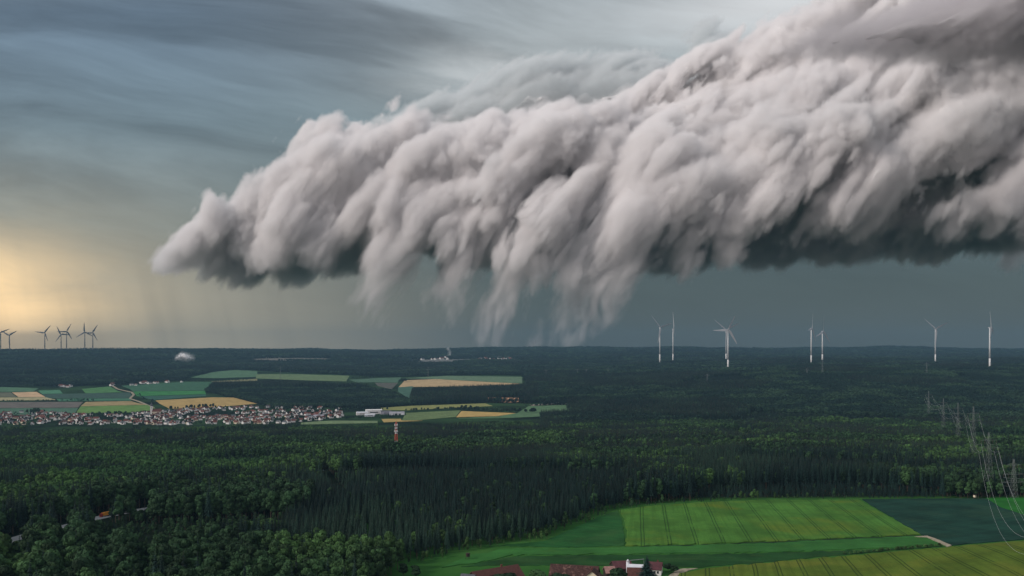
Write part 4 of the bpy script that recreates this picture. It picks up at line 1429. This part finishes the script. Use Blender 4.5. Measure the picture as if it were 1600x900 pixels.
def pylon(x, y, H, arms, label, group, rz=0.0, r=.16, wbase=4.0):
    """arms: (height, half length)."""
    p = empty('power_pylon', (x, y, gz1(x, y)), rz, label, 'pylon', group)
    n = 9
    secs = [(-1, wbase)] + [(H * k / n, wbase * (1 - k / n) ** 1.15 * .8 + .45) for k in range(1, n + 1)]
    b = MB(); lattice(b, secs, r); b.build('lattice_tower', M_lattice, p)
    ends = []
    for (z, hl) in arms:
        b = MB()
        for s in (-1, 1):
            for yy_ in (-.7, .7):
                b.bar((0, yy_, z), (s * hl, 0, z), r * .9)
            b.bar((0, 0, z + 2.2), (s * hl, 0, z), r * .7)
            for k in range(1, 5):
                xk = s * hl * k / 5
                b.bar((xk, -.7 * (1 - k / 5), z), (xk, 0, z + 2.2 * (1 - k / 5)), r * .5)
        b.build('cross_arm', M_lattice, p)
        for s in (-1, 1):
            for q in (1.0, .52):
                m = MB(); m.bar((s * hl * q, 0, z - .1), (s * hl * q, 0, z - 2.6), .11, None, 6); m.build('insulator', M_brown, p)
                ends.append((s * q * hl, z - 2.6))
    c, s_ = math.cos(rz), math.sin(rz)
    return [(x + e * c, y + e * s_, gz1(x, y) + z) for e, z in ends]


def wire(a, b, sag, r, label, group, n=26):
    a, b = Vector(a), Vector(b)
    m = MB(); prev = None
    for i in range(n + 1):
        t = i / n
        p = a.lerp(b, t); p.z -= sag * 4 * t * (1 - t)
        if prev is not None:
            m.bar(prev, p, r, None, 4)
        prev = p
    o = m.build('power_cable', M_wire)
    tag(o, label, 'cable', group)


if 'pylons' not in SKIP:
    LINE = [((1684, 880), 455, None), ((1545, 776), None, None)]
    lab = ['tall lattice pylon on the field edge, nearest of its row', 'second lattice pylon of the row, standing in the dark forest', 'third lattice pylon of the receding row above the forest',
           'fourth lattice pylon of the receding row above the forest', 'farthest lattice pylon of the receding row']
    row = []
    xA, yA = land(1545, 777)
    for i, (px, Y, zl, H) in enumerate([(1545, yA, None, 57), (1521, 1120, None, 76), (1497, 1500, None, 78), (1474, 1950, None, 80), (1451, 2450, None, 82)]):
        x = (px - 800) / F * Y
        hh = H - 6
        row.append(pylon(x, Y, H, [(H * .76, 9.6 + i * .8), (H * .88, 7.2 + i * .6)], lab[i], 'pylons of the main power line', 0.12, .055 + .010 * i, 4.0))
    near_end = [(205 + dx_, 330, -75 + dz_) for dx_, dz_ in [(9.6, 0), (5, 0), (-9.6, 0), (-5, 0), (7.2, 7), (3.6, 7), (-7.2, 7), (-3.6, 7)]]
    order = [0, 1, 2, 3, 4, 5, 6, 7]
    for k in (0, 2, 3, 4, 6):
        kk = {0: 2, 2: 0, 3: 1, 4: 6, 6: 4}[k]
        wire(row[0][k], near_end[kk], 26, .045, 'power cable sagging from the nearest pylon over the field', 'cables over the near field')
    for i in range(4):
        for k in (0, 1, 2, 4, 6):
            wire(row[i][k], row[i + 1][k], 13,  .045 + .015 * i, 'power cable hanging between the pylons over the forest', 'cables over the forest')
    xB, yB = (1584 - 800) / F * 772, 772
    e2 = pylon(xB, yB, 34, [(14, 12), (21, 9.5), (29, 6.5)], 'smaller lattice pylon with three cross arms right of the tall pylon', 'pylons of the second power line', 0.1, .08, 2.6)
    e3 = pylon((1652 - 800) / F * 800, 800, 34, [(14, 12), (21, 9.5), (29, 6.5)], 'lattice pylon of the second power line beyond the right edge', 'pylons of the second power line', 0.1, .08, 2.6)
    for k in (0, 2, 4, 6):
        wire(e2[k], e3[k], 2.5, .06, 'power cable between the two smaller pylons', 'cables of the second power line')
    for i, (px, base, top) in enumerate([(853, 601, 577), (902, 600, 581), (916, 600, 583), (950, 598, 582), (1105, 594, 586), (1285, 588, 562), (1448, 592, 566), (1261, 606, 594), (438, 588, 572), (669, 588, 573)]):
        Y = 5000 if i < 4 or i > 7 else 3900
        x = (px - 800) / F * Y
        H = max(40, (YH - top) / F * Y - gz1(x, Y))
        pylon(x, Y, H, [(H * .8, 13), (H * .9, 9)], 'faint pale pylon standing in the distant forest', 'distant pylons', 0.0, .14, 4.5)

    # --- red and white telecom mast in its clearing
    mx_, my_ = MAST
    mz = gz1(mx_, my_)
    m0 = empty('telecom_mast', (mx_, my_, mz), .3, 'red and white lattice mast with antennas rising from the forest', 'mast')
    Ht = (YH - 657.5) / F * my_ - mz

    def zr(row_): return (YH - row_) / F * my_ - mz
    b = MB(); z0, z1 = 0, zr(689)
    lattice(b, [(z0 + (z1 - z0) * k / 5, 3.0 - 1.0 * k / 5) for k in range(6)], .16, True, .10); b.build('grey_lattice', M_steel, m0)
    b = MB(); lattice(b, [(z1, 2.0), ((z1 + zr(678)) / 2, 1.8), (zr(678), 1.6)], .26, True, .20); b.build('red_section', M_maskred, m0)
    b = MB(); lattice(b, [(zr(678), 1.5), (zr(675), 1.4)], .30, True, .26); b.build('white_section', M_white, m0)
    b = MB(); lattice(b, [(zr(675), 1.3), (zr(667), 1.1), (zr(660), .9)], .20, True, .16); b.build('upper_section', M_maskred, m0)
    b = MB(); b.bar((0, 0, zr(660)), (0, 0, zr(656.5)), .3, .12, 8); b.build('spike', M_maskred, m0)
    for rr, hw_ in ((674.2, 3.0), (669.4, 2.0), (665, 2.4)):
        b = MB(); b.box((0, 0, zr(rr)), (hw_ * 2, hw_ * 2, .5)); b.build('platform', M_hall, m0)
    for rr, rad in ((663.2, 2.4), (668, 1.8), (672.5, 2.2)):
        for k in range(4):
            a = k * 1.571 + .5
            b = MB(); b.box((math.cos(a) * rad, math.sin(a) * rad, zr(rr)), (.7, 1.0, 2.2), a); b.build('antenna', M_white, m0)


# ------------------------------------------------------------------ road through the wood with its lorry
strip('road', None, 12, M_road, 0.35, [((a[0]), (a[1])) for a in [(ROAD[0][0] + (ROAD[-1][0] - ROAD[0][0]) * 0, ROAD[0][1])] + ROAD[1:]])
if 'lorry' not in SKIP:
    M_orange = pm('orange_tarpaulin', (.62, .25, .03), .6, .12, .8, .3)
    M_cab = pm('red_cab_paint', (.35, .04, .03), .35, .1, 1, .5)
    M_tyre = pm('tyre_rubber', (.02, .02, .02), .9, .2, 2)
    lx, ly = land(160, 807.5)
    l2 = land(200, 800)
    ra = math.atan2(l2[1] - ly, l2[0] - lx)
    tr = empty('lorry', (lx - 2.2 * math.sin(ra) * -1, ly, gz1(lx, ly) + .4), ra, 'orange lorry with dark red cab driving on the forest road', 'lorry')
    tr.scale = (.78, .78, .78)
    b = MB(); b.box((1.5, 0, 2.65), (9.6, 2.55, 3.1)); b.box((1.5, 0, 4.24), (9.4, 2.3, .1)); b.build('cargo_box', M_orange, tr)
    b = MB(); b.box((-5.0, 0, 2.0), (2.2, 2.45, 2.7)); b.box((-4.4, 0, 3.5), (1.0, 2.3, .5)); cb = b.build('cab', M_cab, tr)
    b = MB(); b.box((-6.12, 0, 2.5), (.08, 2.2, 1.0)); b.build('windscreen', M_glass, cb)
    b = MB(); b.box((.4, 0, .85), (11.6, 1.0, .3)); b.build('chassis', M_tyre, tr)
    for xw in (-4.8, 2.6, 4.0, 5.4):
        for s in (-1, 1):
            b = MB(); b.bar((xw, s * 1.25 - .16, .5), (xw, s * 1.25 + .16, .5), .52, None, 14); b.build('wheel', M_tyre, tr)


# ------------------------------------------------------------------ the farm at the bottom of the picture
if 'farm' not in SKIP:
    def rust(t, v, c):
        n = noise(t, v, 0.35, 4, 0.65)
        c = mixc(t, n.step(0.55, 0.68) * .8, c, (.22, .13, .105))
        s = t.nodes.new('ShaderNodeSeparateXYZ'); t.links.new(v.s, s.inputs[0])
        cs = (E(t, s.outputs[0]) / .55).mod(1.0)
        return mixc(t, cs.step(.18, .05) * .5, c, (.05, .025, .02))
    M_oldred = pm('old_red_tiles', (.062, .034, .030), .85, .4, .9, .1, rust)
    M_newred = pm('new_red_tiles', (.088, .040, .034), .8, .25, .9, .1, lambda t, v, c: mixc(t, noise(t, v, 1.1, 3, .6).step(.5, .7) * .5, c, (.13, .05, .04)))
    M_wine = pm('wine_sheet', (.085, .032, .036), .6, .2, .3, .2)

    def barn(name, label, cat, a, b_, zr_, hw_, drop, wall, roof, **kw):
        """Ridge from a to b in plan, at height zr_; hw_ half width, drop from ridge to eaves."""
        (ax, ay), (bx, by) = a, b_
        cx, cy = (ax + bx) / 2, (ay + by) / 2
        zg = gz1(cx, cy)
        r = empty(name, (cx, cy, zg), math.atan2(by - ay, bx - ax), label, cat)
        gable_parts(r, math.hypot(bx - ax, by - ay), 2 * hw_, zr_ - drop - zg, zr_ - zg, wall, roof, **kw)
        return r

    def P(px, row_, z):          # a point in plan seen at this place when it is at height z
        Y = z * F / (YH - row_)
        return ((px - 800) / F * Y, Y)
    barn('barn', 'long old barn with patched rusty red roof', 'barn', P(862, 881, -120), P(934, 886.5, -120.6), -120.3, 7.2, 5.6, M_dark, M_oldred, chimney=False, over=.7, door=True)
    barn('barn', 'barn with plain red roof cut by the bottom edge, left of the long old barn', 'barn', P(738, 894, -120.5), P(808, 882.5, -120.5), -120.5, 8.4, 6.2, M_dark, M_newred, chimney=True, over=.6)
    barn('shed', 'dark low shed roof at the far left of the farm', 'shed', P(722, 897, -121.5), P(742, 899, -121.5), -121.5, 4.2, 2.6, M_dark, M_slate, chimney=False)
    barn('farmhouse', 'small cream farmhouse gable in front of the long old barn', 'farmhouse', P(925, 893, -120.6), P(928, 888.5, -120.8), -120.7, 4.6, 3.6, M_cream, M_oldred, windows=2)
    barn('shed', 'small pinkish roofed shed behind the right end of the long barn', 'shed', P(945, 886, -123), P(959, 885.5, -123), -123, 4.0, 2.5, M_dark, pm('pink_tiles', (.30, .17, .15), .8, .2, .8), chimney=False)
    barn('barn', 'dark red sheet roofed barn behind the white hall', 'barn', P(957, 877.5, -122), P(984, 876.5, -122), -122, 5.5, 3.0, M_dark, M_wine, chimney=False)
    barn('barn', 'wide white roofed cattle hall beside the grain silo', 'hall', P(982, 882, -122.4), P(1004, 883, -122.4), -122.4, 3.4, 1.8, M_grey, M_hall, chimney=False)
    barn('barn', 'orange red roofed barn before the white cattle hall', 'barn', P(981, 887.5, -121.6), P(1004, 888, -121.6), -121.6, 5.0, 3.6, M_cream, M_newred, chimney=False)
    barn('farmhouse', 'farmhouse with wine red roof and white end wall right of the tall spruce', 'farmhouse', P(1014, 878.2, -122.2), P(1034, 879.4, -122.2), -122.2, 4.6, 3.0, M_white, M_wine, windows=3)
    # silo with its conveyor
    sx, sy = P(981, 874, -119.6)
    r = empty('grain_silo', (sx, sy, gz1(sx, sy)), 0, 'slender white grain silo with a sloping conveyor', 'silo')
    hs = -119.6 - gz1(sx, sy)
    b = MB(); b.lathe([(.95, -1), (.95, hs - 1.4)], 16); b.build('cylinder_body', M_hall, r, True)
    b = MB(); b.lathe([(1.05, hs - 1.38), (.3, hs)], 16); b.build('cap', M_hall, r, True)
    b = MB(); b.bar((.5, -.4, hs - .6), (9.5, 1.2, hs - .1), .22); b.bar((9.4, 1.2, hs - .2), (9.4, 1.2, 0), .1); b.build('conveyor', M_lattice, r)
    # farm trees
    def farm_tree(px, row_top, z_add, kind, label, wide=1.0):
        Y = z_add
        x = (px - 800) / F * Y
        zg = gz1(x, Y); h = (YH - row_top) / F * Y - zg
        if kind == 's':
            single('spruce_tree', label, 'spruce', None, (x, Y, zg, h / 26, h / 26 * wide, .4), SCROWN[2], STRUNK[2])
        elif kind == 'b':
            single('broadleaf_tree', label, 'tree', None, (x, Y, zg, h / 20, h / 20 * wide, 1.0), BCROWN[0], BTRUNK[0])
        else:
            single('shrub', label, 'shrub', None, (x, Y, zg, h / 20, h / 20 * wide, px), BCROWN[2], BTRUNK[2])
    if 'trees' not in SKIP:
        farm_tree(1011, 868, 488, 's', 'tall dark spruce standing in the farmyard', 3.0)
        farm_tree(967, 884, 470, 'b', 'round tree in front of the red roofed barns of the farm', 1.3)
        farm_tree(836, 889, 500, 'k', 'dark shrub between the two big barns', 2.0)
        farm_tree(845, 891, 492, 'k', 'low shrub against the left gable of the long barn', 2.2)
        farm_tree(872, 893, 470, 'k', 'small shrub in front of the long barn', 2.2)
        farm_tree(786, 894, 462, 'k', 'green shrub in front of the plain red barn roof', 2.2)
        farm_tree(1044, 880, 520, 'k', 'shrub behind the farmhouse with the white end wall', 1.9)
        farm_tree(1053, 882, 515, 'k', 'rightmost shrub of the farm beside the track', 1.9)
        farm_tree(650, 882, 505, 'k', 'single bushy tree on the meadow edge, nearer the wood', 1.5)
        farm_tree(631, 879, 510, 'k', 'bushy tree at the corner of the wood by the meadow', 1.5)
        farm_tree(779, 872.6, 560, 'k', 'left one of two low bushes on the meadow ditch', 3.0)
        farm_tree(808, 872.0, 562, 'k', 'right one of two low bushes on the meadow ditch', 3.0)

        for i in range(26):
            t_ = i / 25
            px_, py_ = 1322 + 146 * t_ + rnd.gauss(0, 1.5), 866.5 - 12.5 * t_ + rnd.gauss(0, .4)
            bx_, by_ = land(px_, py_)
            h_ = .09 + .06 * rnd.random()
            single('shrub', 'low dark bush in the hedge between the meadow strip and the barley', 'shrub', 'bushes of the ditch hedge', (bx_, by_, gz1(bx_, by_), h_, h_ * 2.2, i * 1.3), BCROWN[i % 4], BTRUNK[i % 4])
    # raised hides
    def hide(px, py, s, mat, label):
        x, y = land(px, py)
        r = empty('hunting_hide', (x, y, gz1(x, y)), .5, label, 'hunting hide')
        b = MB(); b.box((0, 0, 3.0 * s), (1.9 * s, 1.9 * s, 2.0 * s)); b.build('cabin', mat, r)
        b = MB(); b.box((0, 0, 4.1 * s), (2.3 * s, 2.3 * s, .2 * s)); b.build('roof', M_dark, r)
        b = MB(); b.box((0, -.96 * s, 3.3 * s), (1.2 * s, .06, .5 * s)); b.build('window', M_glass, r)
        for sx_ in (-1, 1):
            for sy_ in (-1, 1):
                b = MB(); b.bar((sx_ * 1.1 * s, sy_ * 1.1 * s, -.5), (sx_ * .85 * s, sy_ * .85 * s, 2.0 * s), .13); b.build('leg', M_dark, r)
    hide(731, 874.5, 1.0, M_dark, 'dark wooden hunting hide on legs in the meadow')
    hide(1523, 780, .9, M_cream, 'small pale hunting hide at the far edge of the dark field')

# ------------------------------------------------------------------ smoke over the far woods
if 'smoke' not in SKIP:
    def smoke(name, label, pts, cx, cy, Y, m, dens, thick, seed):
        """pts: outline in photograph pixels; m: fineness of its own grid."""
        out = [((x - cx) * m + 800, YH - ((cy - y) * m + 60)) for x, y in pts]
        xs_ = [p[0] - 800 for p in out]; zs_ = [YH - p[1] for p in out]
        o = cloud(name, label, out, [], thick, 0, (-1.6 * thick, 1.6 * thick), (min(xs_) - 25, max(xs_) + 25, min(zs_) - 25, max(zs_) + 25),
                  [(40, 14), (20, 10), (10, 6)], seed, dens, 27, wid=(30, 36), colour=(.92, .92, .92), hstep=2.6, hdepth=3.2, wisp=(-100, -50))
        k = Y / F / m
        o.location = ((cx - 800) / F * Y, Y, (YH - cy) / F * Y - 60 * k)
        o.scale = (k, k, k)
        o['category'] = 'smoke'
    smoke('smoke_puff', 'round pale puff of smoke before the wooded hill', [(273, 561), (276, 555), (281, 551), (288, 549.5), (294, 551), (300, 555), (304, 560), (300, 563.5), (290, 564.5), (279, 563)], 288, 557, 6000, 7, .011, 45, 120)
    smoke('smoke_plume', 'thin upright plume of smoke above the distant town', [(699, 562), (700, 555), (701, 548), (698, 544), (703, 545), (706, 552), (704, 558), (703, 563)], 702, 553, 8600, 8, .02, 16, 130)


# ------------------------------------------------------------------ air
if 'haze' not in SKIP:
    hm = bpy.data.materials.new('haze'); hm.use_nodes = True
    hn = hm.node_tree; hn.nodes.clear()
    pv = hn.nodes.new('ShaderNodeVolumePrincipled'); ho = hn.nodes.new('ShaderNodeOutputMaterial')
    hn.links.new(pv.outputs[0], ho.inputs['Volume'])
    pv.inputs['Color'].default_value = (.18, .33, .45, 1)
    pv.inputs['Density'].default_value = 5.2e-5
    pv.inputs['Anisotropy'].default_value = 0.0
    X_, Y0, Y1, Z0, Z1 = 11000, -60, 13300, -236, 300
    hz = mesh_obj('haze', [(x, y, z) for x in (-X_, X_) for y in (Y0, Y1) for z in (Z0, Z1)],
                  [(0, 1, 3, 2), (4, 6, 7, 5), (0, 4, 5, 1), (2, 3, 7, 6), (0, 2, 6, 4), (1, 5, 7, 3)], hm)
    tag(hz, 'thin blue air between the camera and the far hills', 'haze', kind='stuff')
